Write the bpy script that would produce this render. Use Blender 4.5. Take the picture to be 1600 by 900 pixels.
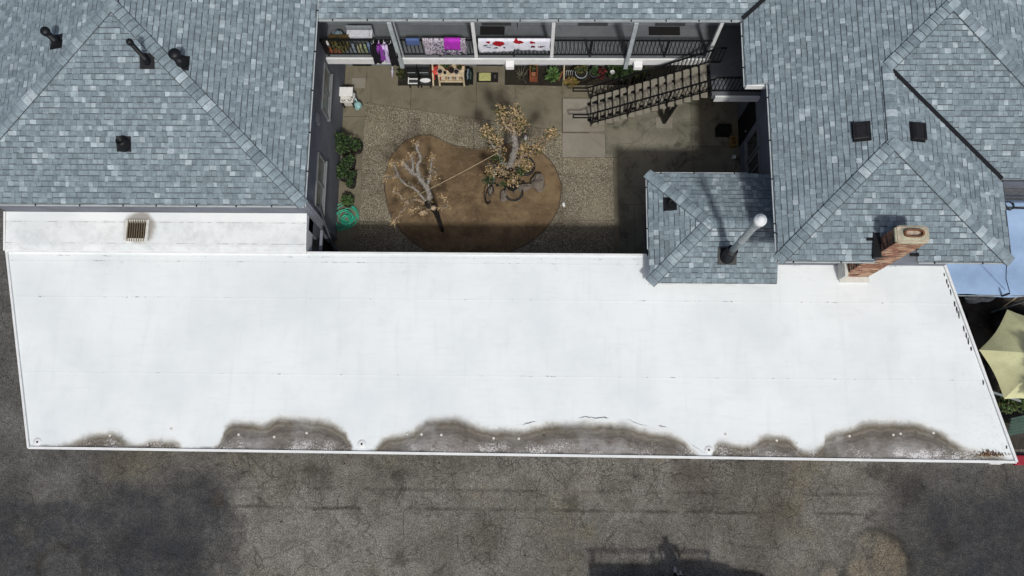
import bpy, math, random
from mathutils import Vector, Matrix
sc = bpy.context.scene
for o in list(bpy.data.objects): bpy.data.objects.remove(o)
COL = sc.collection
rad = math.radians
# ---------------------------------------------------------------- camera
CAMZ = 27.0
RC = ((0.999818479545761, 0.01103895715459044, -0.015528985277276346),
      (0.0075378755711535406, -0.9777336235134739, -0.20971442936308948),
      (-0.017498239645077317, 0.20955930634584463, -0.9776393551474756))
cd = bpy.data.cameras.new('camera'); cam = bpy.data.objects.new('camera', cd); COL.objects.link(cam)
cd.sensor_width = 36; cd.lens = 1353.83/1600*36; cd.clip_end = 500; cd.clip_start = .1
cam.matrix_world = Matrix(((RC[0][0], -RC[1][0], -RC[2][0], 0), (RC[0][1], -RC[1][1], -RC[2][1], 0),
                           (RC[0][2], -RC[1][2], -RC[2][2], CAMZ), (0, 0, 0, 1)))
sc.camera = cam
# ---------------------------------------------------------------- light
SUN = Vector((.16, -.62, 1)).normalized()
EL = math.asin(SUN.z)
w = bpy.data.worlds.new('World'); sc.world = w; w.use_nodes = True
nt = w.node_tree; sky = nt.nodes.new('ShaderNodeTexSky'); sky.sky_type = 'NISHITA'; sky.sun_disc = False
sky.sun_elevation = EL; sky.sun_rotation = math.atan2(SUN.x, SUN.y); sky.air_density = .9; sky.dust_density = 4.0; sky.ozone_density = 1.0
bg = nt.nodes['Background']; bg.inputs['Strength'].default_value = .088
nt.links.new(sky.outputs[0], bg.inputs[0])
sd = bpy.data.lights.new('sun', 'SUN'); sd.energy = 2.34; sd.angle = rad(4.0); sd.color = (1, .985, .96)
so = bpy.data.objects.new('sun', sd); COL.objects.link(so); so.rotation_euler = (-SUN).to_track_quat('-Z', 'Y').to_euler()
so.location = (0, 0, 30)
sc.view_settings.view_transform = 'Standard'; sc.view_settings.look = 'None'
sc.cycles.max_bounces = 4; sc.cycles.diffuse_bounces = 3; sc.cycles.glossy_bounces = 2; sc.cycles.transmission_bounces = 2
sc.view_settings.exposure = 0.0; sc.view_settings.gamma = 1.0; sc.view_settings.use_curve_mapping = False

# ---------------------------------------------------------------- helpers
def S(r, g=None, b=None):
    if g is None: g = b = r
    f = lambda c: (c/255/12.92) if c/255 <= .04045 else ((c/255+.055)/1.055)**2.4
    return (f(r), f(g), f(b), 1)

class NT:
    def __init__(s, name):
        s.m = bpy.data.materials.new(name); s.m.use_nodes = True
        s.t = s.m.node_tree; s.N = s.t.nodes; s.L = s.t.links
        s.b = s.N['Principled BSDF']; s._p = None
        s.b.inputs['Specular IOR Level'].default_value = .3
    def put(s, sock, v):
        if isinstance(v, bpy.types.NodeSocket): s.L.new(v, sock)
        elif v is not None: sock.default_value = v
    def pos(s):
        if s._p is None: s._p = s.N.new('ShaderNodeNewGeometry').outputs['Position']
        return s._p
    def loc(s): return s.N.new('ShaderNodeTexCoord').outputs['Object']
    def xyz(s, v=None):
        n = s.N.new('ShaderNodeSeparateXYZ'); s.L.new(v or s.pos(), n.inputs[0]); return n.outputs
    def vec(s, x, y, z):
        n = s.N.new('ShaderNodeCombineXYZ')
        for i, q in enumerate((x, y, z)): s.put(n.inputs[i], q)
        return n.outputs[0]
    def m_(s, op, a, b=None, c=None, cl=False):
        n = s.N.new('ShaderNodeMath'); n.operation = op; n.use_clamp = cl
        s.put(n.inputs[0], a); s.put(n.inputs[1], b); s.put(n.inputs[2], c); return n.outputs[0]
    def sm(s, v, a, b, lo=0., hi=1.):
        n = s.N.new('ShaderNodeMapRange'); n.interpolation_type = 'SMOOTHSTEP'
        s.put(n.inputs[0], v)
        for i, q in enumerate((a, b, lo, hi)): s.put(n.inputs[i+1], q)
        return n.outputs[0]
    def mix(s, f, a, b, bt='MIX'):
        n = s.N.new('ShaderNodeMix'); n.data_type = 'RGBA'; n.blend_type = bt; n.clamp_factor = True
        s.put(n.inputs[0], f); s.put(n.inputs[6], a); s.put(n.inputs[7], b); return n.outputs[2]
    def scale(s, v, q):
        n = s.N.new('ShaderNodeVectorMath'); n.operation = 'MULTIPLY'; s.put(n.inputs[0], v); n.inputs[1].default_value = q; return n.outputs[0]
    def vadd(s, a, b):
        n = s.N.new('ShaderNodeVectorMath'); n.operation = 'ADD'; s.put(n.inputs[0], a); s.put(n.inputs[1], b); return n.outputs[0]
    def noise(s, sc_, det=3., ro=.55, v=None, dist=0., col=False):
        n = s.N.new('ShaderNodeTexNoise'); s.put(n.inputs['Vector'], v or s.pos())
        n.inputs['Scale'].default_value = sc_; n.inputs['Detail'].default_value = det
        n.inputs['Roughness'].default_value = ro; n.inputs['Distortion'].default_value = dist
        return n.outputs['Color' if col else 'Fac']
    def voro(s, sc_, feat='F1', v=None, out='Distance', rnd=1.):
        n = s.N.new('ShaderNodeTexVoronoi'); n.feature = feat; s.put(n.inputs['Vector'], v or s.pos())
        n.inputs['Scale'].default_value = sc_; n.inputs['Randomness'].default_value = rnd; return n.outputs[out]
    def ramp(s, f, stops):
        n = s.N.new('ShaderNodeValToRGB'); s.put(n.inputs[0], f); e = n.color_ramp.elements
        while len(e) > 1: e.remove(e[-1])
        e[0].position, e[0].color = stops[0]
        for p, c in stops[1:]:
            q = e.new(p); q.color = c
        return n.outputs[0]
    def bump(s, h, st=.3, d=.01):
        n = s.N.new('ShaderNodeBump'); n.inputs['Strength'].default_value = st; n.inputs['Distance'].default_value = d
        s.put(n.inputs['Height'], h); s.L.new(n.outputs[0], s.b.inputs['Normal'])
    def out(s, col, rough=.8, metal=0., spec=None):
        s.put(s.b.inputs['Base Color'], col); s.put(s.b.inputs['Roughness'], rough); s.put(s.b.inputs['Metallic'], metal)
        if spec is not None: s.b.inputs['Specular IOR Level'].default_value = spec
        return s.m

MATS = {}
def mat(name, c, var=.25, sc_=6., rough=.8, bump=.15, metal=0., fine=60., fv=.15, spec=None, tint=None):
    """plain paint / cloth / metal with two scales of uneven colour"""
    if name in MATS: return MATS[name]
    t = NT(name)
    if len(c) == 3: c = S(*c)
    d = tuple(x*(1-var) for x in c[:3])+(1,); l = tuple(min(1, x*(1+var*.7)) for x in c[:3])+(1,)
    if tint: d = S(*tint)
    n1 = t.sm(t.noise(sc_, 4.), .3, .7); n2 = t.noise(fine, 2.)
    col = t.mix(n1, d, l)
    col = t.mix(fv, col, t.ramp(n2, [(.3, (0, 0, 0, 1)), (.7, (1, 1, 1, 1))]), 'OVERLAY')
    if bump: t.bump(n2, bump, .01)
    MATS[name] = t.out(col, rough, metal, spec); return MATS[name]

class MB:
    """collects polygons, then becomes one mesh"""
    def __init__(s): s.v = []; s.f = []; s.i = []
    def face(s, pts, mi=0):
        k = len(s.v); s.v += [tuple(p) for p in pts]; s.f.append(tuple(range(k, k+len(pts)))); s.i.append(mi)
    def bx(s, x0, x1, y0, y1, z0, z1, mi=0, M=None):
        p = [Vector((x, y, z)) for z in (z0, z1) for x, y in ((x0, y0), (x1, y0), (x1, y1), (x0, y1))]
        if M is not None: p = [M @ q for q in p]
        k = len(s.v); s.v += [tuple(q) for q in p]
        s.f += [tuple(k+a for a in q) for q in ((3, 2, 1, 0), (4, 5, 6, 7), (0, 1, 5, 4), (1, 2, 6, 5), (2, 3, 7, 6), (3, 0, 4, 7))]
        s.i += [mi]*6; return s
    def bar(s, a, b, w, h=None, mi=0, up=(0, 0, 1)):
        """rectangular bar from a to b"""
        a, b = Vector(a), Vector(b); h = h or w; d = (b-a); L = d.length; d.normalize()
        u = Vector(up)
        if abs(d.dot(u)) > .98: u = Vector((0, 1, 0))
        x = d.cross(u).normalized(); z = x.cross(d)
        M = Matrix((x, d, z)).transposed().to_4x4(); M.translation = a
        return s.bx(-w/2, w/2, 0, L, -h/2, h/2, mi, M)
    def prism(s, poly, z0, z1, mi=0):
        n = len(poly); k = len(s.v)
        A = sum(poly[i][0]*poly[(i+1) % n][1]-poly[(i+1) % n][0]*poly[i][1] for i in range(n))
        if A < 0: poly = poly[::-1]
        s.v += [(p[0], p[1], z0) for p in poly]+[(p[0], p[1], z1) for p in poly]
        s.f.append(tuple(k+n-1-i for i in range(n))); s.f.append(tuple(k+n+i for i in range(n)))
        s.f += [(k+i, k+(i+1) % n, k+n+(i+1) % n, k+n+i) for i in range(n)]; s.i += [mi]*(n+2); return s
    def tube(s, pts, r, n=8, mi=0, cap=True, jit=0., rng=random):
        pts = [Vector(p) for p in pts]; m = len(pts)
        rs = r if isinstance(r, (list, tuple)) else [r]*m
        k = len(s.v); x = None
        for i, p in enumerate(pts):
            d = (pts[min(i+1, m-1)]-pts[max(i-1, 0)]).normalized()
            if x is None: x = d.orthogonal().normalized()
            else: x = (x-d*x.dot(d)).normalized()
            y = d.cross(x)
            for j in range(n):
                a = 2*math.pi*j/n; q = rs[i]*(1+rng.uniform(-jit, jit))
                s.v.append(tuple(p+x*math.cos(a)*q+y*math.sin(a)*q))
        for i in range(m-1):
            for j in range(n):
                a, b = k+i*n+j, k+i*n+(j+1) % n
                s.f.append((a, b, b+n, a+n)); s.i.append(mi)
        if cap:
            s.f.append(tuple(k+j for j in range(n))[::-1]); s.f.append(tuple(k+(m-1)*n+j for j in range(n))); s.i += [mi, mi]
        return s
    def lathe(s, prof, c=(0, 0, 0), n=16, mi=0, sx=1., sy=1.):
        k = len(s.v); c = Vector(c)
        for r, z in prof:
            for j in range(n):
                a = 2*math.pi*j/n; s.v.append((c.x+r*sx*math.cos(a), c.y+r*sy*math.sin(a), c.z+z))
        for i in range(len(prof)-1):
            for j in range(n):
                a, b = k+i*n+j, k+i*n+(j+1) % n
                s.f.append((a, b, b+n, a+n)); s.i.append(mi)
        m = len(prof)-1
        s.f.append(tuple(k+j for j in range(n))[::-1]); s.f.append(tuple(k+m*n+j for j in range(n))); s.i += [mi, mi]
        return s
    def blob(s, c, r, seed=0, rough=.2, mi=0, nu=10, nv=7, flat=1.):
        rg = random.Random(seed); c = Vector(c); r = r if isinstance(r, (tuple, list)) else (r, r, r); k = len(s.v)
        ph = [rg.uniform(0, 6.28) for _ in range(8)]
        for i in range(nv+1):
            t = math.pi*i/nv
            for j in range(nu):
                a = 2*math.pi*j/nu
                q = 1+rough*(math.sin(2*a+ph[0]+2*t)*.5+math.sin(3*a+ph[1]-t*3)*.35+math.sin(5*t+ph[2]+a)*.35)*math.sin(t)
                s.v.append((c.x+r[0]*q*math.sin(t)*math.cos(a), c.y+r[1]*q*math.sin(t)*math.sin(a), c.z-r[2]*q*math.cos(t)*flat))
        for i in range(nv):
            for j in range(nu):
                a, b = k+i*nu+j, k+i*nu+(j+1) % nu
                s.f.append((a, b, b+nu, a+nu)); s.i.append(mi)
        return s
    def leaves(s, c, r, n, size, rng, mats=(0,), up=.3, shell=.35, curl=.25):
        c = Vector(c); r = r if isinstance(r, (tuple, list)) else (r, r, r)
        for _ in range(n):
            d = Vector((rng.gauss(0, 1), rng.gauss(0, 1), rng.gauss(0, 1))).normalized(); q = rng.uniform(shell, 1)
            p = c+Vector((d.x*r[0], d.y*r[1], d.z*r[2]))*q
            ax = (d*.7+Vector((rng.gauss(0, .6), rng.gauss(0, .6), rng.gauss(0, .5)+up))).normalized()
            sd_ = ax.cross(Vector((rng.gauss(0, .4), rng.gauss(0, .4), 1))).normalized(); nn = sd_.cross(ax)
            L = size*rng.uniform(.6, 1.3); W = L*rng.uniform(.28, .45); mi = rng.choice(mats)
            s.face([p, p+ax*L*.45+sd_*W-nn*L*curl*.3, p+ax*L-nn*L*curl, p+ax*L*.5], mi)
            s.face([p, p+ax*L*.5, p+ax*L-nn*L*curl, p+ax*L*.45-sd_*W-nn*L*curl*.3], mi)
        return s
    def mesh(s, name, mats, smooth=False):
        me = bpy.data.meshes.new(name); me.from_pydata(s.v, [], s.f)
        for q in (mats if isinstance(mats, (list, tuple)) else [mats]): me.materials.append(q)
        me.polygons.foreach_set('material_index', s.i)
        if smooth: me.polygons.foreach_set('use_smooth', [True]*len(s.f))
        me.update(); return me

WL = {}
def link(name, data, parent=None, loc=(0, 0, 0), M=None):
    o = bpy.data.objects.new(name, data); COL.objects.link(o)
    pw = WL.get(parent.name, Vector()) if parent else Vector()
    if M is not None: o.matrix_local = Matrix.Translation(-pw) @ M
    else: o.location = Vector(loc)-pw
    WL[o.name] = Vector(loc)
    if parent: o.parent = parent
    return o
def part(name, mb, mats, parent, smooth=False, label=None, stuff=False):
    """mesh built in world coordinates, parented to its thing"""
    o = link(name, mb.mesh(name, mats, smooth), parent)
    if label: o['label'] = label
    if stuff: o['kind'] = 'stuff'
    return o
def thing(name, label, cat, loc, group=None):
    o = link(name, None, None, loc); o.empty_display_size = .2; return tag(o, label, cat, group)
def tag(o, label, cat, group=None):
    o['label'] = label; o['category'] = cat
    if group: o['group'] = group
    return o
def solo(name, mb, mats, label, cat, smooth=False, group=None):
    return tag(part(name, mb, mats, None, smooth), label, cat, group)
def struct(name, mb, mats, smooth=False):
    o = part(name, mb, mats, None, smooth); o['kind'] = 'structure'; return o
def inst(o, name, me, parent, M):
    return link(name, me, parent, M=M)
def bevel(o, wd=.01, seg=2):
    b = o.modifiers.new('bevel', 'BEVEL'); b.width = wd; b.segments = seg; b.limit_method = 'ANGLE'; return o
def proj(p):
    x, y, z = p[0], p[1], p[2]-CAMZ
    c = [r[0]*x+r[1]*y+r[2]*z for r in RC]
    return 800+1353.83*c[0]/c[2], 450+1353.83*c[1]/c[2], c[2]
def catmull(P, k=4):
    P = [Vector(p) for p in P]; out = []
    for i in range(len(P)-1):
        a, b, c, d = P[max(i-1, 0)], P[i], P[i+1], P[min(i+2, len(P)-1)]
        for j in range(k):
            t = j/k; out.append(.5*((2*b)+(c-a)*t+(2*a-5*b+4*c-d)*t*t+(3*b-a-3*c+d)*t**3))
    out.append(P[-1]); return out
RG = random.Random(7)

# ---------------------------------------------------------------- materials
def m_asphalt():
    t = NT('asphalt'); X, Y, Z = t.xyz()
    P = t.vec(X, Y, 0.)
    wob = t.noise(.8, 4, .65, v=P); f0 = t.noise(1.9, 4, .7, v=P)
    big = t.sm(t.noise(.22, 3, .6, P, .6), .36, .66); med = t.sm(t.noise(1.1, 4, .65, P, .4), .36, .68)
    c = t.mix(big, S(121, 119, 113), S(99, 97, 91))
    c = t.mix(t.m_('MULTIPLY', med, .55), c, S(76, 73, 66))
    # tan silt and dark oil
    c = t.mix(t.m_('MULTIPLY', t.sm(t.noise(.45, 4, .6, t.vadd(P, (31, 7, 0))), .52, .72), .5), c, S(114, 106, 86))
    c = t.mix(t.m_('MULTIPLY', t.sm(t.noise(.9, 4, .7, t.vadd(P, (3, 51, 0)), 1.), .6, .72), .65), c, S(40, 37, 32))
    c = t.mix(t.sm(t.voro(.3, v=t.vadd(P, t.scale(t.noise(3., 3, v=P, col=True), (.7, .7, 0)))), .04, .2, .5, 0), c, S(52, 49, 44))
    # darker blue-grey tone at both ends of the alley
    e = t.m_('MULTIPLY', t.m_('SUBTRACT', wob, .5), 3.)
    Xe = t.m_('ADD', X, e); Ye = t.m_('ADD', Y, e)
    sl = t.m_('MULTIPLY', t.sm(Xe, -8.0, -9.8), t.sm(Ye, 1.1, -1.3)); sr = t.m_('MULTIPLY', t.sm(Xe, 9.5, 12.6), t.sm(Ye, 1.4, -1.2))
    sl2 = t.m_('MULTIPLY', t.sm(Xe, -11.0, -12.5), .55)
    end_tone = t.m_('MAXIMUM', t.m_('MAXIMUM', sl, sr), sl2)
    c = t.mix(t.m_('MULTIPLY', end_tone, t.sm(f0, .3, .65, .62, .84)), c, t.mix(t.noise(2.2, 4, v=P), S(24, 27, 33), S(40, 44, 52)))
    # oil drips and wet-looking stains
    wp = t.vadd(P, t.scale(t.noise(2.4, 4, .65, v=P, col=True), (.7, .7, 0)))
    for cx, cy, r, q, am in ((-3.85, -.1, .3, S(42, 38, 32), .75), (-7.3, -.25, .55, S(60, 54, 44), .6), (-6.6, .1, .3, S(60, 54, 44), .6), (1.4, -.75, .3, S(58, 58, 50), .7), (5.1, -.1, .9, S(62, 50, 42), .55), (11.4, -.25, .75, S(36, 32, 28), .7), (10.6, .15, .3, S(34, 31, 27), .75), (-3.75, -2.6, .3, S(40, 37, 32), .7), (-9.4, -.9, .3, S(62, 56, 46), .6), (-1.2, -1.9, .8, S(66, 60, 48), .5), (3.1, -.9, .35, S(66, 60, 50), .5), (12.6, -1.9, .3, S(36, 34, 31), .6), (7.6, -1.2, .9, S(72, 66, 50), .5), (-12., -2.2, .5, S(36, 36, 37), .5)):
        d = t.N.new('ShaderNodeVectorMath'); d.operation = 'DISTANCE'; t.L.new(wp, d.inputs[0]); d.inputs[1].default_value = (cx+.35, cy+.35, 0)
        c = t.mix(t.sm(d.outputs['Value'], r*1.25, r*.3, 0, am*.75), c, q)
    # long faint trench joints
    for yy, a in ((-.51, .35), (-1.07, .6)):
        dd = t.m_('ABSOLUTE', t.m_('SUBTRACT', t.m_('ADD', Y, t.m_('MULTIPLY', t.m_('SUBTRACT', t.noise(1.5, 2, v=P), .5), .12)), yy-.0))
        k = t.m_('MULTIPLY', t.sm(dd, .085, .01), t.sm(t.noise(.5, 3, v=t.vadd(P, (9, yy*40, 0))), .38, .6, .0, a))
        c = t.mix(t.m_('MULTIPLY', k, t.m_('SUBTRACT', 1., end_tone)), c, S(45, 42, 37))
    # round concrete-coloured patches
    for cx, cy, r, q in ((10.5, -2.55, .95, S(120, 108, 86)), (9.05, -2.9, .4, S(118, 108, 90)), (-13.9, -3.0, .7, S(80, 80, 78))):
        d = t.N.new('ShaderNodeVectorMath'); d.operation = 'DISTANCE'
        t.L.new(t.vadd(P, t.scale(t.noise(1.6, 4, v=P, col=True), (.9, .9, 0))), d.inputs[0]); d.inputs[1].default_value = (cx+.45, cy+.45, 0)
        d = d.outputs['Value']
        rg_ = t.m_('MULTIPLY', t.sm(d, r+.22, r+.02), t.sm(d, r-.22, r-.02)); c = t.mix(t.m_('MULTIPLY', rg_, t.sm(wob, .35, .6, .1, .65)), c, S(46, 43, 37)); c = t.mix(t.m_('MULTIPLY', t.sm(d, r+.05, r-.25), t.sm(med, 0, 1, .55, .2)), c, q)
    # alligator cracks, two sizes
    wv = t.vadd(P, t.scale(t.noise(3., 4, v=P, col=True), (.34, .34, 0)))
    e1 = t.voro(3.4, 'DISTANCE_TO_EDGE', wv); e2 = t.voro(1.15, 'DISTANCE_TO_EDGE', wv); e3 = t.voro(8., 'DISTANCE_TO_EDGE', wv)
    k1 = t.m_('MULTIPLY', t.sm(e1, t.m_('MULTIPLY', t.noise(1.7, 2, v=P), .12), .0), t.sm(t.noise(.55, 3, v=t.vadd(P, (5, 5, 0))), .44, .64, .02, .55))
    k2 = t.m_('MULTIPLY', t.sm(e2, .02, .002), t.sm(t.noise(.7, 3, v=t.vadd(P, (25, 5, 0))), .4, .6, .05, .6))
    k3 = t.m_('MULTIPLY', t.sm(e3, .08, .0), t.sm(t.noise(.6, 3, v=t.vadd(P, (15, 2, 0))), .52, .66, 0., .7))
    k = t.m_('MAXIMUM', t.m_('MAXIMUM', k1, k2), k3)
    k = t.m_('MULTIPLY', k, t.sm(end_tone, 0, 1, .95, .6))
    c = t.mix(k, c, S(36, 33, 29))
    f = t.noise(24., 4, .9, P); f7 = t.noise(7., 4, .7, P)
    c = t.mix(.38, c, t.ramp(f7, [(.3, (.12, .12, .12, 1)), (.5, (.5, .5, .5, 1)), (.7, (.88, .88, .86, 1))]), 'OVERLAY')
    c = t.mix(.9, c, t.ramp(f, [(.36, (.04, .04, .04, 1)), (.5, (.5, .5, .5, 1)), (.65, (.98, .98, .96, 1))]), 'OVERLAY')
    # gum spots
    c = t.mix(t.sm(t.voro(1.0, v=t.vadd(P, (4, 9, 0))), .035, .02), c, S(20, 18, 16))
    c = t.mix(t.sm(t.voro(1.4, v=t.vadd(P, (14, 2, 0))), .022, .012, 0, .8), c, S(150, 146, 136))
    t.bump(t.m_('SUBTRACT', f, t.m_('MULTIPLY', k, 2.)), .5, .01)
    return t.out(c, .9)

STAIN = [(-12.78, 0.14), (-12.35, 0.32), (-11.73, 0.46), (-11.28, 0.39), (-10.86, 0.17), (-10.63, 0.21), (-10.28, 0.3), (-9.73, 0.22), (-9.27, 0.03), (-8.74, 0.08), (-8.49, 0.38), (-7.99, 0.83), (-7.54, 0.78), (-7.18, 0.82), (-6.74, 0.97), (-6.11, 0.94), (-5.66, 0.89), (-5.2, 0.74), (-4.86, 0.34), (-4.66, 0.0), (-4.42, 0.0), (-4.11, 0.26), (-3.76, 0.48), (-3.23, 0.59), (-2.89, 0.84), (-2.35, 0.99), (-1.64, 0.91), (-1.1, 0.74), (-0.39, 0.7), (0.32, 0.82), (1.03, 0.91), (1.74, 0.92), (2.45, 0.92), (3.15, 0.75), (3.77, 0.69), (4.2, 0.56), (4.72, 0.1), (4.98, 0.0), (5.16, 0.3), (5.43, 0.47), (5.87, 0.37), (6.22, 0.41), (6.49, 0.59), (6.93, 0.65), (7.36, 0.51), (7.67, 0.25), (7.79, 0.25), (8.25, 0.7), (8.96, 0.88), (9.85, 1.07), (10.55, 1.05), (11.24, 0.86), (11.73, 0.58), (12.23, 0.32), (12.74, 0.24)]
def m_membrane():
    t = NT('white_roof_membrane'); X, Y, Z = t.xyz(); P = t.vec(X, Y, 0.)
    tx = t.m_('DIVIDE', t.m_('ADD', X, 13.8), 27.12)
    fc = t.N.new('ShaderNodeFloatCurve'); cu = fc.mapping.curves[0]
    cu.points[0].location = (0, 0); cu.points[1].location = (1, .0)
    for x, h in STAIN: cu.points.new((x+13.8)/27.12, h/1.2)
    for p in cu.points: p.handle_type = 'AUTO_CLAMPED'
    fc.mapping.update(); t.L.new(t.m_('ADD', tx, t.m_('MULTIPLY', t.m_('SUBTRACT', t.noise(1.8, 4, .6, t.vadd(P, (17, 3, 0))), .5), .009)), fc.inputs['Value'])
    h = t.m_('MULTIPLY', fc.outputs[0], 1.2)
    dy = t.m_('SUBTRACT', Y, t.m_('SUBTRACT', .6, t.m_('MULTIPLY', tx, .1)))
    n1 = t.noise(2.2, 5, .6, P); n8 = t.noise(9., 4, .7, P); wig = t.m_('ADD', t.m_('MULTIPLY', t.m_('SUBTRACT', n1, .5), .2), t.m_('MULTIPLY', t.m_('SUBTRACT', n8, .5), .06))
    d = t.m_('ADD', t.m_('SUBTRACT', h, dy), wig)
    on = t.sm(h, .01, .14)
    white = t.mix(t.sm(t.noise(.35, 4, .6, P), .35, .7), S(229, 234, 233), S(217, 223, 223))
    white = t.mix(t.m_('MULTIPLY', t.sm(t.noise(1.6, 6, .7, P), .5, .75), .22), white, S(196, 203, 203))
    # brushed-on coating streaks
    st = t.noise(4., 3, .6, t.scale(P, (.25, 2.2, 1)))
    white = t.mix(t.sm(st, .5, .75, 0, .2), white, S(205, 212, 212))
    st2 = t.noise(2.5, 4, .6, t.scale(P, (1.6, .18, 1)))
    white = t.mix(t.sm(st2, .52, .72, 0, .22), white, S(204, 210, 210))
    stain = t.ramp(t.m_('DIVIDE', d, 1.1), [(0., S(214, 212, 202)), (.04, S(176, 171, 158)), (.12, S(130, 123, 108)), (.19, S(104, 98, 86)), (.28, S(114, 108, 98)), (.37, S(86, 81, 75)), (.5, S(112, 106, 100)), (.65, S(122, 117, 112)), (.85, S(136, 131, 127))])
    tide = t.m_('SINE', t.m_('ADD', t.m_('MULTIPLY', d, 55.), t.m_('MULTIPLY', n1, 9.)))
    stain = t.mix(t.sm(tide, .2, 1., 0, .14), stain, S(176, 168, 150))
    blot = t.noise(5., 5, .7, P)
    stain = t.mix(t.sm(blot, .48, .7, 0, .65), stain, S(70, 65, 58))
    stain = t.mix(t.sm(t.noise(.9, 4, .6, t.vadd(P, (2, 9, 0))), .45, .65, 0, .6), stain, S(84, 77, 66))
    spk = t.m_('MULTIPLY', t.sm(t.m_('ADD', t.noise(22., 4, .8, P), t.m_('MULTIPLY', t.m_('SUBTRACT', t.noise(1.5, 3, .6, t.vadd(P, (7, 7, 0))), .5), .7)), .54, .64), t.sm(t.m_('ADD', dy, t.m_('MULTIPLY', t.m_('SUBTRACT', t.noise(1.3, 4, v=P), .5), .7)), .42, .08))
    stain = t.mix(t.m_('MULTIPLY', spk, .9), stain, S(214, 213, 210))
    edge = t.sm(dy, .09, .03, 0, .6)
    c = t.mix(t.m_('MULTIPLY', t.m_('MULTIPLY', t.sm(d, -.13, .22), on), t.sm(t.noise(.9, 4, .6, P), .2, .55, .72, 1.)), white, stain)
    c = t.mix(t.m_('MULTIPLY', edge, t.sm(t.noise(1.2, 3, v=P), .45, .65)), c, S(60, 57, 52))
    # split seam above the middle stain
    wy = t.m_('SUBTRACT', d, -.09); 
    cr = t.m_('MULTIPLY', t.sm(t.m_('ABSOLUTE', wy), .022, .004), t.m_('MULTIPLY', t.sm(X, -.8, .2), t.sm(X, 5.2, 4.2)))
    c = t.mix(t.m_('MULTIPLY', cr, t.sm(t.noise(1.1, 2, v=P), .45, .6)), c, S(70, 66, 60))
    # worn marks along the laps
    for ys, a in ((4.86, .8), (2.68, .8), (5.93, .55), (6.08, .6)):
        dd = t.m_('ABSOLUTE', t.m_('SUBTRACT', t.m_('ADD', Y, t.m_('MULTIPLY', t.m_('SUBTRACT', t.noise(3., 3, v=P), .5), .05)), ys))
        mk = t.m_('MULTIPLY', t.sm(dd, .022, .004), t.sm(t.noise(2.6, 5, .75, t.vadd(t.scale(P, (1, .3, 1)), (ys*7, 3, 0))), .55, .68, 0, a))
        c = t.mix(t.sm(dd, .02, .006, 0, .08), c, S(120, 122, 120)); c = t.mix(mk, c, S(86, 84, 78))
    # dirt toward the right verge, flecks
    rr = t.sm(t.m_('SUBTRACT', X, t.m_('SUBTRACT', 13.45, t.m_('MULTIPLY', Y, .263))), -1.5, -.1)
    rr = t.m_('MULTIPLY', rr, t.sm(Y, 3.4, 1.2, .25, 1.))
    c = t.mix(t.m_('MULTIPLY', rr, t.sm(t.noise(9., 5, .8, P), .52, .7, 0, .38)), c, S(130, 128, 122))
    dn = t.sm(Y, 5.1, 6.1)
    c = t.mix(t.m_('MULTIPLY', dn, t.sm(t.noise(3.5, 6, .75, P), .55, .75, 0, .35)), c, S(160, 162, 160))
    c = t.mix(t.sm(t.voro(1.1, v=t.vadd(P, t.scale(t.noise(9, 2, v=P, col=True), (.06, .06, 0)))), .022, .012, 0, .8), c, S(80, 78, 72))
    c = t.mix(t.sm(t.voro(.55, v=t.vadd(P, (3, 1, 0))), .032, .02, 0, .9), c, S(60, 57, 52))
    t.bump(t.noise(16., 4, v=P), .18, .01)
    return t.out(c, .55, spec=.25)

def m_aggregate():
    t = NT('exposed_aggregate'); X, Y, Z = t.xyz(); P = t.vec(X, Y, 0.)
    v = t.voro(50., v=P, out='Color'); g = t.N.new('ShaderNodeSeparateColor'); t.L.new(v, g.inputs[0])
    c = t.ramp(g.outputs[0], [(0., S(80, 76, 63)), (.25, S(120, 115, 97)), (.5, S(148, 142, 121)), (.75, S(168, 162, 140)), (1., S(206, 200, 180))])
    c = t.mix(t.sm(t.voro(50., v=P), .36, .5, 0, .7), c, S(66, 58, 46))
    c = t.mix(t.sm(t.noise(.7, 5, .6, P), .42, .7, 0, .5), c, S(78, 68, 54))
    c = t.mix(t.sm(t.noise(.35, 3, .6, t.vadd(P, (8, 1, 0))), .5, .7, 0, .3), c, S(150, 138, 116))
    t.bump(t.voro(46., v=P), -.5, .01); return t.out(c, .85)
def m_concrete(name, a, b, dark, amt=.5, seed=0.):
    t = NT(name); X, Y, Z = t.xyz(); P = t.vadd(t.vec(X, Y, 0.), (seed, seed*2, 0))
    c = t.mix(t.sm(t.noise(.8, 5, .6, P, .4), .35, .68), S(*a), S(*b))
    c = t.mix(t.sm(t.noise(1.5, 6, .68, t.vadd(P, (6, 2, 0)), .8), .5, .7, 0, amt), c, S(*dark))
    c = t.mix(t.sm(t.noise(11., 4, .7, P), .5, .75, 0, .25), c, S(*dark))
    c = t.mix(t.sm(t.voro(2.1, v=P), .03, .018, 0, .8), c, S(40, 38, 34))
    c = t.mix(.16, c, t.ramp(t.noise(70., 2, v=P), [(.3, (0, 0, 0, 1)), (.7, (1, 1, 1, 1))]), 'OVERLAY')
    e = t.voro(.38, 'DISTANCE_TO_EDGE', t.vadd(P, t.scale(t.noise(2., 4, v=P, col=True), (.5, .5, 0))))
    c = t.mix(t.m_('MULTIPLY', t.sm(e, .006, .001, 0, .5), t.sm(t.noise(.6, 3, v=P), .5, .62)), c, S(50, 46, 38))
    t.bump(t.noise(30., 4, v=P), .2, .01); return t.out(c, .85)
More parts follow.
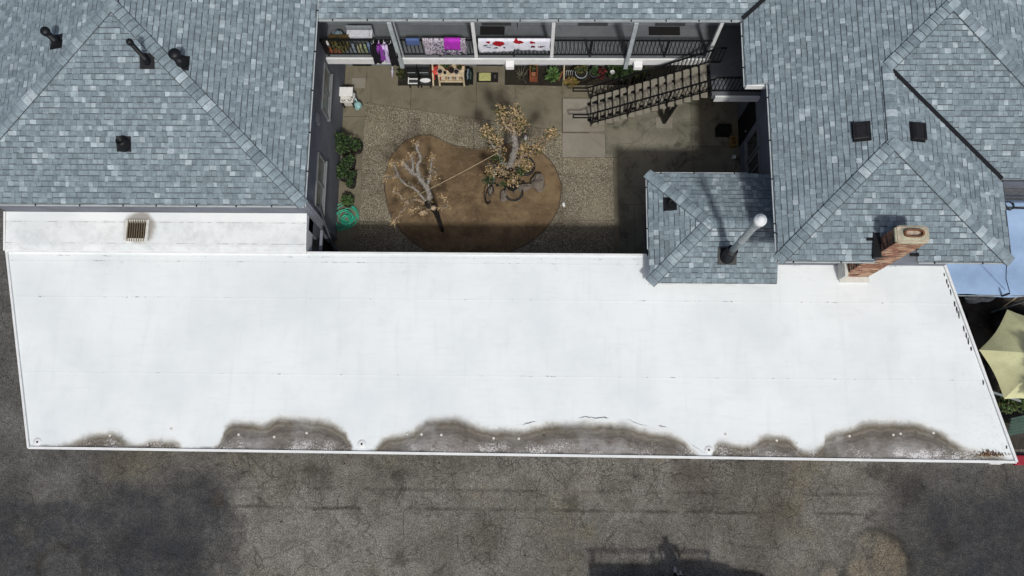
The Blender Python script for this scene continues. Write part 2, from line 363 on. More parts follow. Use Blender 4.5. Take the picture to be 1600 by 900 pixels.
def m_soil(name, a, b, d):
    t = NT(name); X, Y, Z = t.xyz(); P = t.vec(X, Y, 0.)
    c = t.mix(t.sm(t.noise(1.0, 5, .6, P, .5), .35, .68), S(*a), S(*b))
    c = t.mix(t.sm(t.noise(3.2, 5, .7, P), .5, .72, 0, .6), c, S(*d))
    c = t.mix(t.sm(t.noise(.55, 4, .65, t.vadd(P, (2.5, 4, 0)), .6), .47, .62, 0, .6), c, S(*d)); c = t.mix(t.sm(t.noise(6., 4, .7, P), .5, .7, 0, .35), c, tuple(x*1.5 for x in S(*a)[:3])+(1,))
    c = t.mix(.45, c, t.ramp(t.noise(45., 4, .8, P), [(.3, (.1, .1, .1, 1)), (.7, (.95, .95, .95, 1))]), 'OVERLAY')
    c = t.mix(t.sm(t.voro(5., v=P), .07, .04, 0, .7), c, S(150, 132, 104))
    t.bump(t.noise(28., 5, .7, P), .6, .02); return t.out(c, .95)
def m_shingle(name, rgb):
    t = NT(name); P = t.pos()
    c0 = S(*rgb); d = tuple(x*.82 for x in c0[:3])+(1,); l = tuple(x*1.1 for x in c0[:3])+(1,)
    c = t.mix(t.sm(t.noise(7., 3, .6, P), .35, .65), d, l)
    c = t.mix(t.sm(t.noise(.5, 4, .6, P), .45, .75, 0, .22), c, S(112, 120, 122))
    c = t.mix(.3, c, t.ramp(t.noise(130., 2, .6, P), [(.3, (0, 0, 0, 1)), (.7, (1, 1, 1, 1))]), 'OVERLAY')
    t.bump(t.noise(150., 2, v=P), .25, .004); return t.out(c, .9, spec=.2)
def m_brick_face(name, rgb):
    t = NT(name); P = t.pos(); c0 = S(*rgb)
    c = t.mix(t.sm(t.noise(5., 4, .6, P), .35, .68), c0, tuple(x*.6 for x in c0[:3])+(1,))
    c = t.mix(t.sm(t.noise(9., 4, .7, P), .55, .7, 0, .65), c, S(176, 150, 122))
    c = t.mix(t.sm(t.noise(3., 4, .7, t.vadd(P, (4, 4, 4))), .58, .72, 0, .6), c, S(46, 32, 26))
    t.bump(t.noise(60., 3, v=P), .4, .006); return t.out(c, .9)

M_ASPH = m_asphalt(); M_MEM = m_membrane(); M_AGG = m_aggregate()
M_CON = m_concrete('courtyard_concrete', (118, 112, 95), (102, 97, 81), (78, 74, 60), .55)
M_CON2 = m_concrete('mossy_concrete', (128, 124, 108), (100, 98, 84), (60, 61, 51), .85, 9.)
M_CON3 = m_concrete('pale_concrete', (138, 134, 122), (126, 121, 108), (100, 95, 82), .35, 21.)
M_SOIL = m_soil('bed_soil', (121, 103, 77), (100, 83, 61), (74, 59, 43))
M_DARKSOIL = m_soil('yard_soil', (70, 66, 60), (54, 50, 45), (36, 33, 29))
SHADES = [m_shingle('shingle_granules_%s' % n, c) for n, c in (('slate', (117, 130, 136)), ('grey', (124, 138, 144)), ('mid', (130, 144, 150)), ('cool', (137, 151, 157)), ('pale', (149, 163, 168)), ('light', (167, 179, 184)))]
M_UNDER = mat('roof_underlay', (84, 91, 96), .2)
M_WALL = mat('grey_stucco', (112, 116, 124), .14, 1.5, .9, .4, fine=90)
M_WALL2 = mat('pale_stucco', (128, 133, 138), .12, 1.5, .9, .4, fine=90)
M_TRIM = mat('white_trim_paint', (222, 224, 222), .07, 3., .6, .05)
M_GUT = mat('gutter_paint', (172, 180, 182), .14, 4., .5, .05)
M_GUTD = mat('dark_gutter', (70, 76, 80), .2, 4., .5, .05)
M_MUCK = mat('gutter_debris', (34, 30, 25), .4, 12., .95)
M_BLACK = mat('black_metal', (22, 23, 26), .2, 8., .5, .05)
M_RAIL = mat('black_railing_paint', (17, 17, 19), .2, 8., .55, .05)
M_DARK = mat('dark_interior', (12, 12, 13), .2, 3., .9, 0)
M_GALV = mat('galvanised_steel', (150, 158, 160), .15, 8., .45, .05, .35)
M_GLASS = mat('window_glass', (46, 52, 56), .25, 1.2, .12, 0, spec=.6)
M_FRAME = mat('window_frame_metal', (120, 124, 124), .1, 5., .5, .02)
M_FLOOR = m_concrete('walkway_floor', (104, 108, 110), (92, 96, 99), (74, 78, 82), .4, 3.)
M_WOOD = mat('cream_wood', (196, 180, 150), .18, 9., .75)
M_CLAY = mat('terracotta', (136, 78, 52), .22, 7., .85)
M_POTB = mat('black_plastic', (26, 27, 27), .25, 8., .5)
M_POTG = mat('grey_plastic', (140, 146, 150), .15, 8., .5)
LEAF = [mat('leaf_'+n, c, .3, 14., .6, .1) for n, c in (('dark', (34, 48, 28)), ('mid', (52, 72, 38)), ('bright', (74, 100, 50)))]
LEAFY = [mat('leaf_'+n, c, .3, 14., .7, .1) for n, c in (('olive', (86, 84, 44)), ('tan', (134, 108, 70)), ('cream', (176, 152, 112)))]
# ================================================================ ground
mb = MB()
gx = [-120, -40]+[-20+i*2 for i in range(21)]+[40, 120]; gy = [-120, -40, -12]+[-6+i*2 for i in range(15)]+[40, 120]
for i in range(len(gx)-1):
    for j in range(len(gy)-1):
        mb.face([(gx[i], gy[j], -.03), (gx[i+1], gy[j], -.03), (gx[i+1], gy[j+1], -.03), (gx[i], gy[j+1], -.03)])
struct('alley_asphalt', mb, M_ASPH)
# pothole rims and loose patches lying proud of the asphalt
def patch_poly(cx, cy, r, seed, n=18):
    g = random.Random(seed); return [(cx+math.cos(6.283*k/n)*r*g.uniform(.75, 1.2), cy+math.sin(6.283*k/n)*r*g.uniform(.7, 1.1)) for k in range(n)]

# courtyard: slabs with open joints
yard = link('courtyard_paving', None); yard['kind'] = 'structure'
mb = MB(); mb.prism([(-6.2, 6.0), (6.95, 6.0), (6.95, 13.45), (-6.2, 13.45)], -.028, -.012)
part('joint_bed', mb, mat('joint_dirt', (44, 40, 33), .3), yard)
G = .008
def slab(poly, m, z=0., nm='slab'):
    cx = sum(p[0] for p in poly)/len(poly); cy = sum(p[1] for p in poly)/len(poly)
    q = []
    for x, y in poly:
        d = math.hypot(x-cx, y-cy); q.append((x-(x-cx)/d*G, y-(y-cy)/d*G))
    b = MB(); b.prism(q, -.02, z); return part(nm, b, m, yard)
dg = lambda x: 12.11+(x+5.49)*(-1.0/6.64)      # slanting joint between concrete and aggregate
ys = [6.0, 7.9, 9.75, 11.6, 13.45]
for a, b in zip(ys, ys[1:]): slab([(-6.2, a), (-5.46, a), (-5.47, b), (-6.2, b)], M_CON)
xs = [-5.47, -3.95, -1.75, -.45, 1.12]
for a, b in zip(xs, xs[1:]): slab([(a, dg(a)), (b, dg(b)), (b, 13.45), (a, 13.45)], M_CON)
xa = [-5.47, -4.0, -1.82, .1, 1.12]
for a, b in zip(xa, xa[1:]):
    for c_, d_ in ((6.0, 7.95), (7.95, 9.6)): slab([(a, c_), (b, c_), (b, d_), (a, d_)], M_AGG, nm='aggregate_slab')
    slab([(a, 9.6), (b, 9.6), (b, dg(b)), (a, dg(a))], M_AGG, nm='aggregate_slab')
for c_, d_ in ((6.0, 8.05), (8.05, 10.2)): slab([(1.12, c_), (2.8, c_), (2.8, d_), (1.12, d_)], M_AGG, nm='aggregate_slab')
slab([(2.8, 6.0), (2.95, 6.0), (2.95, 10.2), (2.8, 10.2)], M_CON)
slab([(1.12, 10.2), (2.55, 10.2), (2.55, 11.05), (1.12, 11.05)], M_CON3, nm='slab')
slab([(1.12, 12.25), (2.0, 12.25), (2.0, 13.45), (1.12, 13.45)], M_CON)
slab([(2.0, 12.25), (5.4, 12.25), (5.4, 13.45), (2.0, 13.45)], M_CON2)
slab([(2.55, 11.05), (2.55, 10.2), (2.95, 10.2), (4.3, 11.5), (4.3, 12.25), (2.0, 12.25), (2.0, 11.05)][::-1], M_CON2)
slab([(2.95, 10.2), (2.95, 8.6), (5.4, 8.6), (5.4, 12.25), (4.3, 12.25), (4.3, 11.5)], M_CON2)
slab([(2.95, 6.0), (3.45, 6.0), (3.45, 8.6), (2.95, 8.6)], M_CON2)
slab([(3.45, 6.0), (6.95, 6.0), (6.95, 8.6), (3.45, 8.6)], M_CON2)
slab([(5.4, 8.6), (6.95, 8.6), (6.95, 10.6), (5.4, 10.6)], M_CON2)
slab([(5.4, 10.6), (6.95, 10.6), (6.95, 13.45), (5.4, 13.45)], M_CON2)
b = MB(); b.prism([(1.13, 11.07), (2.52, 11.07), (2.52, 12.24), (1.13, 12.24)], -.02, .1); bevel(part('stair_pad', b, M_CON3, yard), .012)
b = MB(); b.bx(-5.95, -5.5, 12.62, 12.98, -.02, .012); b.prism([(4.22, 11.22), (4.76, 11.22), (4.76, 11.62), (4.22, 11.62)], -.02, .02); part('footing_slab', b, M_CON3, yard)
# planting bed: kidney-shaped mound
BED = [(-4.7, 9.19), (-4.66, 9.74), (-4.51, 10.19), (-4.18, 10.64), (-3.62, 10.93), (-3.09, 10.89), (-2.55, 10.62), (-1.8, 10.47), (-1.28, 10.52), (-0.85, 10.63), (-0.43, 10.66), (0.1, 10.55), (0.52, 10.28), (0.86, 9.88), (1.07, 9.33), (1.07, 8.78), (0.9, 8.24), (0.53, 7.7), (0.02, 7.27), (-0.5, 7.01), (-1.11, 6.79), (-1.93, 6.72), (-2.76, 6.82), (-3.49, 7.14), (-4.2, 7.78), (-4.54, 8.42)]
jr = random.Random(5); ring = [p.to_2d()+Vector((jr.uniform(-.012, .012), jr.uniform(-.012, .012))) for p in catmull([(x, y, 0) for x, y in BED+BED[:1]], 4)[:-1]]
bed = link('planting_bed', None); bed['kind'] = 'structure'
mb = MB(); c0 = Vector((-1.9, 8.75)); K = 12; n = len(ring); g = random.Random(3)
for k in range(K+1):
    f = 1-k/K*.999
    for p in ring:
        q = c0+(p-c0)*f
        z = .006+.05*min(1, (1-f)*2.2)+(g.uniform(-.012, .012) if 0 < k else 0)
        mb.v.append((q.x, q.y, z))
for k in range(K):
    for j in range(n):
        a, b_ = k*n+j, k*n+(j+1) % n; mb.f.append((a, b_, b_+n, a+n)); mb.i.append(0)
part('soil', mb, M_SOIL, bed, True)
mb = MB(); mb.tube([(p.x, p.y, .008) for p in ring]+[(ring[0].x, ring[0].y, .008)], .022, 6)
part('edging', mb, mat('edging_concrete', (94, 84, 68), .25), bed, True)
# pebbles and litter on the soil joined: nobody could count them
mb = MB(); g = random.Random(12)
for k in range(420):
    p = c0+(ring[g.randrange(n)]-c0)*math.sqrt(g.uniform(.02, 1.12))
    mb.blob((p.x, p.y, .03), (lambda r: (r, r, .035))(g.uniform(.008, .022)), k, .3, g.choice((0, 0, 1, 2)), 5, 3)
o = part('gravel_scatter', mb, [mat('pebble_tan', (142, 122, 94)), mat('pebble_grey', (120, 116, 108)), mat('pebble_dark', (60, 48, 36))], None); o['kind'] = 'stuff'; o['label'] = 'small pebbles scattered over the brown planting bed'; o['category'] = 'pebbles'
# soil strips by the back wall, earth of the neighbouring yard
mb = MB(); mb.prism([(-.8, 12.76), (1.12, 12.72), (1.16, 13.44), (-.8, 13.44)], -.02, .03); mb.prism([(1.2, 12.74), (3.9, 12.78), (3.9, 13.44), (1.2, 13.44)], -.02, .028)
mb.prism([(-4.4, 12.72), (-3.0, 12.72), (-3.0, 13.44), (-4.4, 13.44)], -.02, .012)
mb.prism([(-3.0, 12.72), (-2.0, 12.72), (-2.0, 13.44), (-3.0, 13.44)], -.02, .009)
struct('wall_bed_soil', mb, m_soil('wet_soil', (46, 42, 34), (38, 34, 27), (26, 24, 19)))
mb = MB(); mb.prism([(11.95, 6.2), (13.7, .9), (30, .9), (30, 8.3), (11.95, 8.3)], -.028, -.01); struct('side_yard_soil', mb, M_DARKSOIL)

# ================================================================ shingled roofs
EXP = .145
def frame(o_, udir, updir):
    u = Vector(udir).normalized(); v = Vector(updir).normalized(); n_ = u.cross(v)
    if n_.z < 0: u = -u; n_ = u.cross(v)
    return Vector(o_), u, v, n_
def clip(poly, cv):
    for i in range(len(cv)):
        a, b = cv[i], cv[(i+1) % len(cv)]; out = []
        ex, ey = b[0]-a[0], b[1]-a[1]
        s = lambda p: ex*(p[1]-a[1])-ey*(p[0]-a[0])
        for j in range(len(poly)):
            p, q = poly[j], poly[(j+1) % len(poly)]; sp, sq = s(p), s(q)
            if sp >= 0: out.append(p)
            if (sp >= 0) != (sq >= 0):
                t = sp/(sp-sq); out.append((p[0]+(q[0]-p[0])*t, p[1]+(q[1]-p[1])*t))
        poly = out
        if len(poly) < 3: return []
    return poly
TABW = (.1, .13, .155, .18, .22); TABM = {}
def tab_mesh(wi, si, ti):
    k = (wi, si, ti)
    if k not in TABM:
        b = MB(); w_ = TABW[wi]-.005; h0 = (.01, .02)[ti]; y0 = (.026, .007)[ti]
        p = [(0, y0, 0), (w_, y0, 0), (w_, EXP, 0), (0, EXP, 0), (0, y0, h0), (w_, y0, h0), (w_, EXP, .003), (0, EXP, .003)]
        b.v = p; b.f = [(4, 5, 6, 7), (0, 1, 5, 4), (1, 2, 6, 5), (3, 0, 4, 7)]; b.i = [0]*4
        TABM[k] = b.mesh('shingle', SHADES[si])
    return TABM[k]
def shingles(fr, polys, acc, seed):
    o_, u, v, n_ = fr; g = random.Random(seed)
    for poly in polys:
        P = [((Vector(p)-o_).dot(u), (Vector(p)-o_).dot(v)) for p in poly]
        A = sum(P[i][0]*P[(i+1) % len(P)][1]-P[(i+1) % len(P)][0]*P[i][1] for i in range(len(P)))
        if A < 0: P = P[::-1]
        u0 = min(p[0] for p in P); u1 = max(p[0] for p in P); v0 = min(p[1] for p in P); v1 = max(p[1] for p in P)
        for k in range(int(math.floor(v0/EXP)), int(v1/EXP)+1):
            g2 = random.Random(seed*1000+k); va = k*EXP; uu = -40+g2.uniform(0, .3); ls = -1
            while uu < u1:
                wi = g2.choices(range(5), (2, 4, 5, 3, 2))[0]; si = g2.choices(range(6), (15, 30, 28, 13, 9, 5))[0]; ti = g2.random() < .45
                if si == ls: si = g2.choice((0, 1, 1, 2, 2, 3))
                ls = si
                w_ = TABW[wi]; ua = uu; uu += w_
                if uu < u0: continue
                c3 = o_+u*(ua+w_/2)+v*(va+EXP/2); px, py, dz = proj(c3)
                if not (-120 < px < 1720 and -120 < py < 1020): continue
                y0 = (.026, .007)[int(ti)]; r = [(ua, va+y0), (ua+w_-.005, va+y0), (ua+w_-.005, va+EXP), (ua, va+EXP)]
                q = clip(r, P)
                if len(q) < 3: continue
                full = len(q) == 4 and all(abs(a[0]-b[0])+abs(a[1]-b[1]) < 1e-6 for a, b in zip(sorted(q), sorted(r)))
                acc.append((full and 5 < px < 1595 and 5 < py < 895, dz, fr, ua, va, wi, si, int(ti), q))
def emit(acc, roof, limit=300):
    full = sorted([a for a in acc if a[0]], key=lambda a: a[1]-TABW[a[5]]*6)[:limit]; ids = set(id(a) for a in full)
    mbj = MB()
    for a in acc:
        _, dz, (o_, u, v, n_), ua, va, wi, si, ti, q = a
        if id(a) in ids:
            M = Matrix((u, v, n_)).transposed().to_4x4(); M.translation = o_+u*ua+v*va
            link('shingle', tab_mesh(wi, si, ti), roof, M=M)
        else:
            h0 = (.01, .02)[ti]; f = lambda p: (h0+(.003-h0)*(p[1]-va)/EXP)
            top = [o_+u*p[0]+v*p[1]+n_*f(p) for p in q]; mbj.face(top, si)
            for i in range(len(q)):
                p, r = q[i], q[(i+1) % len(q)]
                if abs(p[1]-(va+EXP)) < 1e-4 and abs(r[1]-(va+EXP)) < 1e-4: continue
                mbj.face([o_+u*p[0]+v*p[1], o_+u*r[0]+v*r[1], top[(i+1) % len(q)], top[i]], si)
    part('shingle_field', mbj, SHADES, roof, stuff=True)
CAPM = {}
def cap_mesh(drop, si, L=.168, hw=.15):
    k = (round(drop, 3), si)
    if k not in CAPM:
        b = MB(); lo, hi = .05, .034; d = drop*hw
        P = [(0, -hw, lo-d), (0, -hw*.3, lo-d*.22), (0, hw*.3, lo-d*.22), (0, hw, lo-d), (L+.02, hw, hi-d), (L+.02, hw*.3, hi-d*.22), (L+.02, -hw*.3, hi-d*.22), (L+.02, -hw, hi-d)]
        b.v = P+[(x, y, z-.022) for x, y, z in P]
        b.f = [(0, 1, 6, 7), (1, 2, 5, 6), (2, 3, 4, 5)]+[(a, a+8, a+9, a+1) for a in (0, 1, 2)]+[(3, 11, 12, 4), (7, 15, 8, 0)]; b.i = [0]*8
        b.f = [tuple(reversed(f)) for f in b.f]
        CAPM[k] = b.mesh('hip_cap', SHADES[si])
    return CAPM[k]
def caps(p0, p1, drop, roof, seed, nm='hip_cap'):
    p0, p1 = Vector(p0), Vector(p1); d = (p1-p0).normalized(); L = (p1-p0).length; g = random.Random(seed)
    y = Vector((0, 0, 1)).cross(d).normalized(); z = d.cross(y); k = 0.
    hb = MB(); hw = .165; u0 = z*(.024-hw*drop)
    hb.face([p0-y*hw+u0, p0+z*.026, p1+z*.026, p1-y*hw+u0]); hb.face([p0+z*.026, p0+y*hw+u0, p1+y*hw+u0, p1+z*.026]); part('hip_shade_strip', hb, mat('hip_shade', (58, 63, 67), .2), roof)  # dark strip standing in for the shadow line beside and between the caps
    while k < L-.02:
        q = p0+d*k; px, py, _ = proj(q)
        if -80 < px < 1680 and -80 < py < 980:
            M = Matrix((d, y, z)).transposed().to_4x4(); M.translation = q
            link(nm, cap_mesh(drop, g.choices(range(6), (12, 22, 26, 20, 12, 8))[0]), roof, M=M)
        k += .2
def deck(polys, roof, th=.14, nm='roof_deck', m=None):
    b = MB()
    for poly in polys:
        q = [Vector(p)-Vector((0, 0, .004)) for p in poly]; r = [p-Vector((0, 0, th)) for p in q]
        b.face(q); b.face(r[::-1], 1)
        for i in range(len(q)): b.face([q[i], r[i], r[(i+1) % len(q)], q[(i+1) % len(q)]], 1)
    return part(nm, b, [M_UNDER, m or M_GUT], roof)
SPK = {}
def gutter(a, b_, outd, owner, m=None, spikes=True, nm='gutter'):
    a, b_ = Vector(a), Vector(b_); o_ = Vector(outd).normalized(); up = Vector((0, 0, 1)); a = a-o_*.055; b_ = b_-o_*.055; d = (b_-a).normalized(); L = (b_-a).length
    prof = [(0, .0), (0, -.1), (.06, -.1), (.072, -.008), (.1, -.008), (.08, -.115), (-.012, -.115), (-.012, 0)]
    mbg = MB(); k = len(prof)
    for P in (a, b_):
        mbg.v += [tuple(P+o_*x+up*z) for x, z in prof]
    for i in range(k): mbg.f.append((i, (i+1) % k, k+(i+1) % k, k+i)); mbg.i.append(0)
    mbg.f += [tuple(range(k)), tuple(range(k, 2*k))[::-1]]; mbg.i += [0, 0]
    gt = part(nm, mbg, m or M_GUT, owner)
    mm = MB(); g = random.Random(int(a.x*100+a.y*7)); s = .05
    while s < L-.1:
        e = s+g.uniform(.2, .9)
        if g.random() < .3:
            e = min(e, L-.02); q = a+d*s+o_*.004; r = a+d*e+o_*.004; w_ = g.uniform(.03, .055); z = -.06+g.uniform(0, .03)
            mm.face([q+up*z, r+up*z, r+o_*w_+up*z, q+o_*w_+up*(z+.008)])
        s = e+g.uniform(0, .3)
    if mm.v: part('leaf_litter', mm, M_MUCK, gt, stuff=True)
    if spikes:
        if 's' not in SPK:
            q = MB(); q.bx(-.016, .016, .04, .105, -.012, .016); SPK['s'] = q.mesh('gutter_spike', M_BLACK)
        s = .4
        while s < L:
            M = Matrix((d, o_, d.cross(o_))).transposed().to_4x4(); M.translation = a+d*s+up*-.006
            px, py, _ = proj(M.translation)
            if -40 < px < 1640 and -40 < py < 940: link('gutter_spike', SPK['s'], gt, M=M)
            s += g.uniform(.85, 1.25)
    return gt
def vent_pipe(base, h, r, owner, slope_n, capr=None, label=None, hood=True):
    """black plumbing / flue vent with square flashing"""
    n_ = Vector(slope_n).normalized(); B = Vector(base)
    vp = link('vent_pipe', None, owner, B)
    if label: vp['label'] = label
    u = Vector((1, 0, 0)); u = (u-n_*u.dot(n_)).normalized(); v = n_.cross(u)
    q = MB(); M = Matrix((u, v, n_)).transposed().to_4x4(); M.translation = B
    q.bx(-.19, .19, -.2, .2, .012, .022, 0, M); part('flashing', q, M_BLACK, vp)
    q = MB(); q.lathe([(r*1.9, -.05), (r*1.7, .05), (r*1.15, .16), (r*1.05, .2), (r, .2), (r, h), (r*.8, h), (r*.75, h-.08)], B, 14); part('pipe', q, M_BLACK, vp, True)
    if capr:
        q = MB(); q.lathe([(r*.9, h-.02), (capr, h+.02), (capr, h+.09), (capr*.8, h+.13), (.01, h+.15)], B, 16); part('cap', q, M_BLACK, vp, True)
    return vp
def window(owner, axis, wpos, a0, a1, z0, z1, out, split=True, nm='window', glass=None):
    """frame + panes on a wall plane; axis 'x' = wall is x=wpos, spans y"""
    win = link(nm, None, owner, (0, 0, 0)); q = MB(); f = .05; th = .045*out
    def B(mb_, p0, p1, s0, s1, d0, d1):
        d0, d1 = sorted((wpos+d0, wpos+d1))
        if axis == 'x': mb_.bx(d0, d1, p0, p1, s0, s1)
        else: mb_.bx(p0, p1, d0, d1, s0, s1)
    B(q, a0, a1, z0, z0+f, -.02*out, th); B(q, a0, a1, z1-f, z1, -.02*out, th); B(q, a0, a0+f, z0+f, z1-f, -.02*out, th); B(q, a1-f, a1, z0+f, z1-f, -.02*out, th)
    if split: B(q, (a0+a1)/2-f/2, (a0+a1)/2+f/2, z0+f, z1-f, -.02*out, th)
    part('frame', q, M_FRAME, win)
    for s in ((0, 1) if split else (0,)):
        m = (a0+a1)/2; p0, p1 = ((a0+f, m-f/2) if s == 0 else (m+f/2, a1-f)) if split else (a0+f, a1-f)
        q = MB(); B(q, p0, p1, z0+f, z1-f, -.01*out, .012*out); part('pane', q, glass or M_GLASS, win)
    q = MB(); B(q, a0-.04, a1+.04, z0-.05, z0, -.01*out, .09*out); part('sill', q, M_FRAME, win)
    return win

EZ = 5.4
# ---------------------------------------------------------------- west building
WB = thing('apartment_building', 'grey shingled hip roof building on the left with three black plumbing vents', 'building', (-10.7, 7.32, 0), 'apartment wings around the courtyard')
mb = MB(); mb.bx(-15.2, -6.2, 7.32, 22, 0, EZ-.1); part('wall', mb, M_WALL, WB)
roof = link('roof', None, WB, (0, 0, 0))
A = (-5.85, 6.8, EZ); Bp = (-10.7, 11.65, EZ+4.85/3); Cw = (-15.55, 6.8, EZ); p3 = 1/3
Bn = (-10.7, 17.4, Bp[2]); E1 = (-5.85, 12.82, EZ); Wn = (-15.55, 22, EZ); Bnn = (-10.7, 22, Bp[2])
polyS = [A, Bp, Cw]; polyE = [A, E1, Bn, Bp]; polyW = [Cw, Bp, Bnn, Wn]
deck([polyS, polyE, polyW], roof); acc = []
sl = math.hypot(1, p3)
shingles(frame(A, (1, 0, 0), (0, 1, p3)), [polyS], acc, 11); shingles(frame(A, (0, 1, 0), (-1, 0, p3)), [polyE], acc, 12); shingles(frame(Cw, (0, 1, 0), (1, 0, p3)), [polyW], acc, 13)
emit(acc, roof)
hd = p3*.7071
caps(A, Bp, hd, roof, 1); caps(Cw, Bp, hd, roof, 2); caps((-10.7, 12.5, Bp[2]), Bp, p3, roof, 3, 'ridge_cap')
gutter((-15.55, 6.8, EZ-.02), (-5.86, 6.8, EZ-.02), (0, -1, 0), WB); gutter((-5.85, 12.8, EZ-.02), (-5.85, 6.8, EZ-.02), (1, 0, 0), WB)
mb = MB(); mb.bx(-15.3, -6.1, 7.29, 7.318, 4.2, 5.1); part('frieze_board', mb, mat('frieze_paint', (112, 118, 126), .12), WB)
nS = (0, -p3, 1); nE = (p3, 0, 1); nW = (-p3, 0, 1)
zS = lambda y: EZ+(y-6.8)*p3; zE = lambda x: EZ+(-5.85-x)*p3; zW = lambda x: EZ+(x+15.55)*p3
vent_pipe((-9.82, 10.28, zS(10.28)), .95, .06, WB, nS, .085, 'tall thin black pipe beside the hip')
vent_pipe((-8.98, 10.3, zE(-8.98)), .42, .09, WB, nE, .15, 'short stout black pipe with round cap')
vent_pipe((-12.28, 10.85, zW(-12.28)), .5, .08, WB, nW, .12)
def box_vent(c, n_, owner, w_=.28, l=.3, h=.12, label=None):
    n_ = Vector(n_).normalized(); c = Vector(c); d = Vector((n_.x, n_.y, 0)).normalized(); v = d-n_*d.dot(n_); v.normalize(); u = v.cross(n_)
    M = Matrix((u, v, n_)).transposed().to_4x4(); M.translation = c
    bv = link('roof_vent', None, owner, c)
    if label: bv['label'] = label
    q = MB(); q.bx(-w_*.58, w_*.58, -l*.58, l*.56, .014, .022, 0, M); part('flashing', q, M_BLACK, bv)
    q = MB(); k = len(q.v)
    P = [(-w_/2, -l/2, .02), (w_/2, -l/2, .02), (w_/2, l/2, .02), (-w_/2, l/2, .02), (-w_*.45, -l*.42, h*.75), (w_*.45, -l*.42, h*.75), (w_/2, l*.5, h), (-w_/2, l*.5, h)]
    q.v = [tuple(M @ Vector(p)) for p in P]; q.f = [(4, 5, 6, 7), (0, 1, 5, 4), (1, 2, 6, 5), (2, 3, 7, 6), (3, 0, 4, 7)]; q.i = [0]*5
    bevel(part('hood', q, mat('vent_hood', (32, 31, 34), .2, 8, .45), bv), .012)
    for B_ in ((-l*.36, -l*.28, h*.6, h*.84), (l*.3, l*.38, h*.8, h*1.04)): q = MB(); q.bx(-w_*.4, w_*.4, *B_, 0, M); part('rib', q, M_BLACK, bv)
    return bv
q = vent_pipe((-10.52, 8.28, zS(8.28)), .26, .11, WB, nS, None, 'low black vent near the eave'); 
# its east wall
window(WB, 'x', -6.2, 10.6, 12.1, 2.05, 2.9, 1, glass=mat('curtained_glass', (96, 100, 98), .3, 2., .2, 0)); window(WB, 'x', -6.2, 7.55, 9.2, 2.1, 2.98, 1, glass=MATS['curtained_glass'])
q = MB(); q.bx(-6.2, -6.12, 9.93, 10.2, 3.2, 3.55); bevel(part('meter_box', q, mat('meter_paint', (120, 124, 130), .1), WB), .01)
# door recess at the foot of the wall with a small lean-to board
q = MB(); q.bx(-6.215, -6.185, 6.1, 6.95, 0, 2.05); dr = part('door', q, M_DARK, WB); q = MB(); q.bx(-6.18, -6.1, 6.02, 6.1, 0, 2.12); q.bx(-6.18, -6.1, 6.95, 7.03, 0, 2.12); q.bx(-6.18, -6.1, 6.02, 7.03, 2.12, 2.2); part('door_frame', q, M_WALL, dr)
q = MB(); q.bar((-6.17, 7.7, 2.6), (-5.98, 6.6, .7), .05, .09); part('downspout', q, M_GUTD, WB)
q = MB(); q.bar((-6.16, 7.36, 5.2), (-6.16, 7.36, .1), .07, .06); part('downspout', q, M_WALL, WB)

# ---------------------------------------------------------------- north building with the walkway
NB = thing('apartment_building', 'rear wing with railed upper walkway and laundry facing the courtyard', 'building', (0, 13.45, 0), 'apartment wings around the courtyard')
mb = MB(); mb.bx(-6.195, 6.945, 13.45, 20, 0, 5.1); part('wall', mb, M_WALL2, NB)
roof = link('roof', None, NB, (0, 0, 0)); NZ = 5.21
polyB = [(-5.86, 12.25, NZ), (5.84, 12.25, NZ), (10.86, 16.6, NZ+4.35*p3), (-9.85, 16.6, NZ+4.35*p3), (-5.86, 12.82, NZ+.57*p3)]
polyN = [(-9.85, 16.6, NZ+4.35*p3), (10.86, 16.6, NZ+4.35*p3), (10.86, 21, NZ), (-9.85, 21, NZ)]
zb_ = NZ+4.35*p3; polyB1 = [(-5.86, 12.25, NZ), (5.84, 12.25, NZ), (10.86, 16.6, zb_), (-5.86, 16.6, zb_)]; polyB2 = [(-5.86, 12.82, NZ+.57*p3), (-5.86, 16.6, zb_), (-9.85, 16.6, zb_)]
deck([polyB1, polyB2, polyN], roof); acc = []; shingles(frame(polyB[0], (1, 0, 0), (0, 1, p3)), [polyB1, polyB2], acc, 21); emit(acc, roof)
gutter((-5.84, 12.25, NZ-.02), (5.76, 12.25, NZ-.02), (0, -1, 0), NB)
mb = MB(); mb.bx(-6.19, 5.5, 12.36, 13.44, 2.46, 2.72); part('walkway_slab', mb, M_FLOOR, NB)
mb = MB(); mb.bx(-6.19, 5.5, 12.3, 12.358, 2.4, 2.715); part('fascia', mb, M_TRIM, NB)
for x in (-1.6, .69, 5.4):
    q = MB(); q.bx(x-.05, x+.05, 12.37, 12.47, 2.722, 5.06); bevel(part('post', q, M_TRIM, NB), .008)
for x in (-3.9, 2.97):
    q = MB(); q.bx(x-.06, x+.06, 12.2, 12.295, 2.3, 5.05); q.bx(x+.061, x+.1, 12.36, 12.46, 2.722, 5.05); bevel(part('post', q, M_GUT, NB), .008)
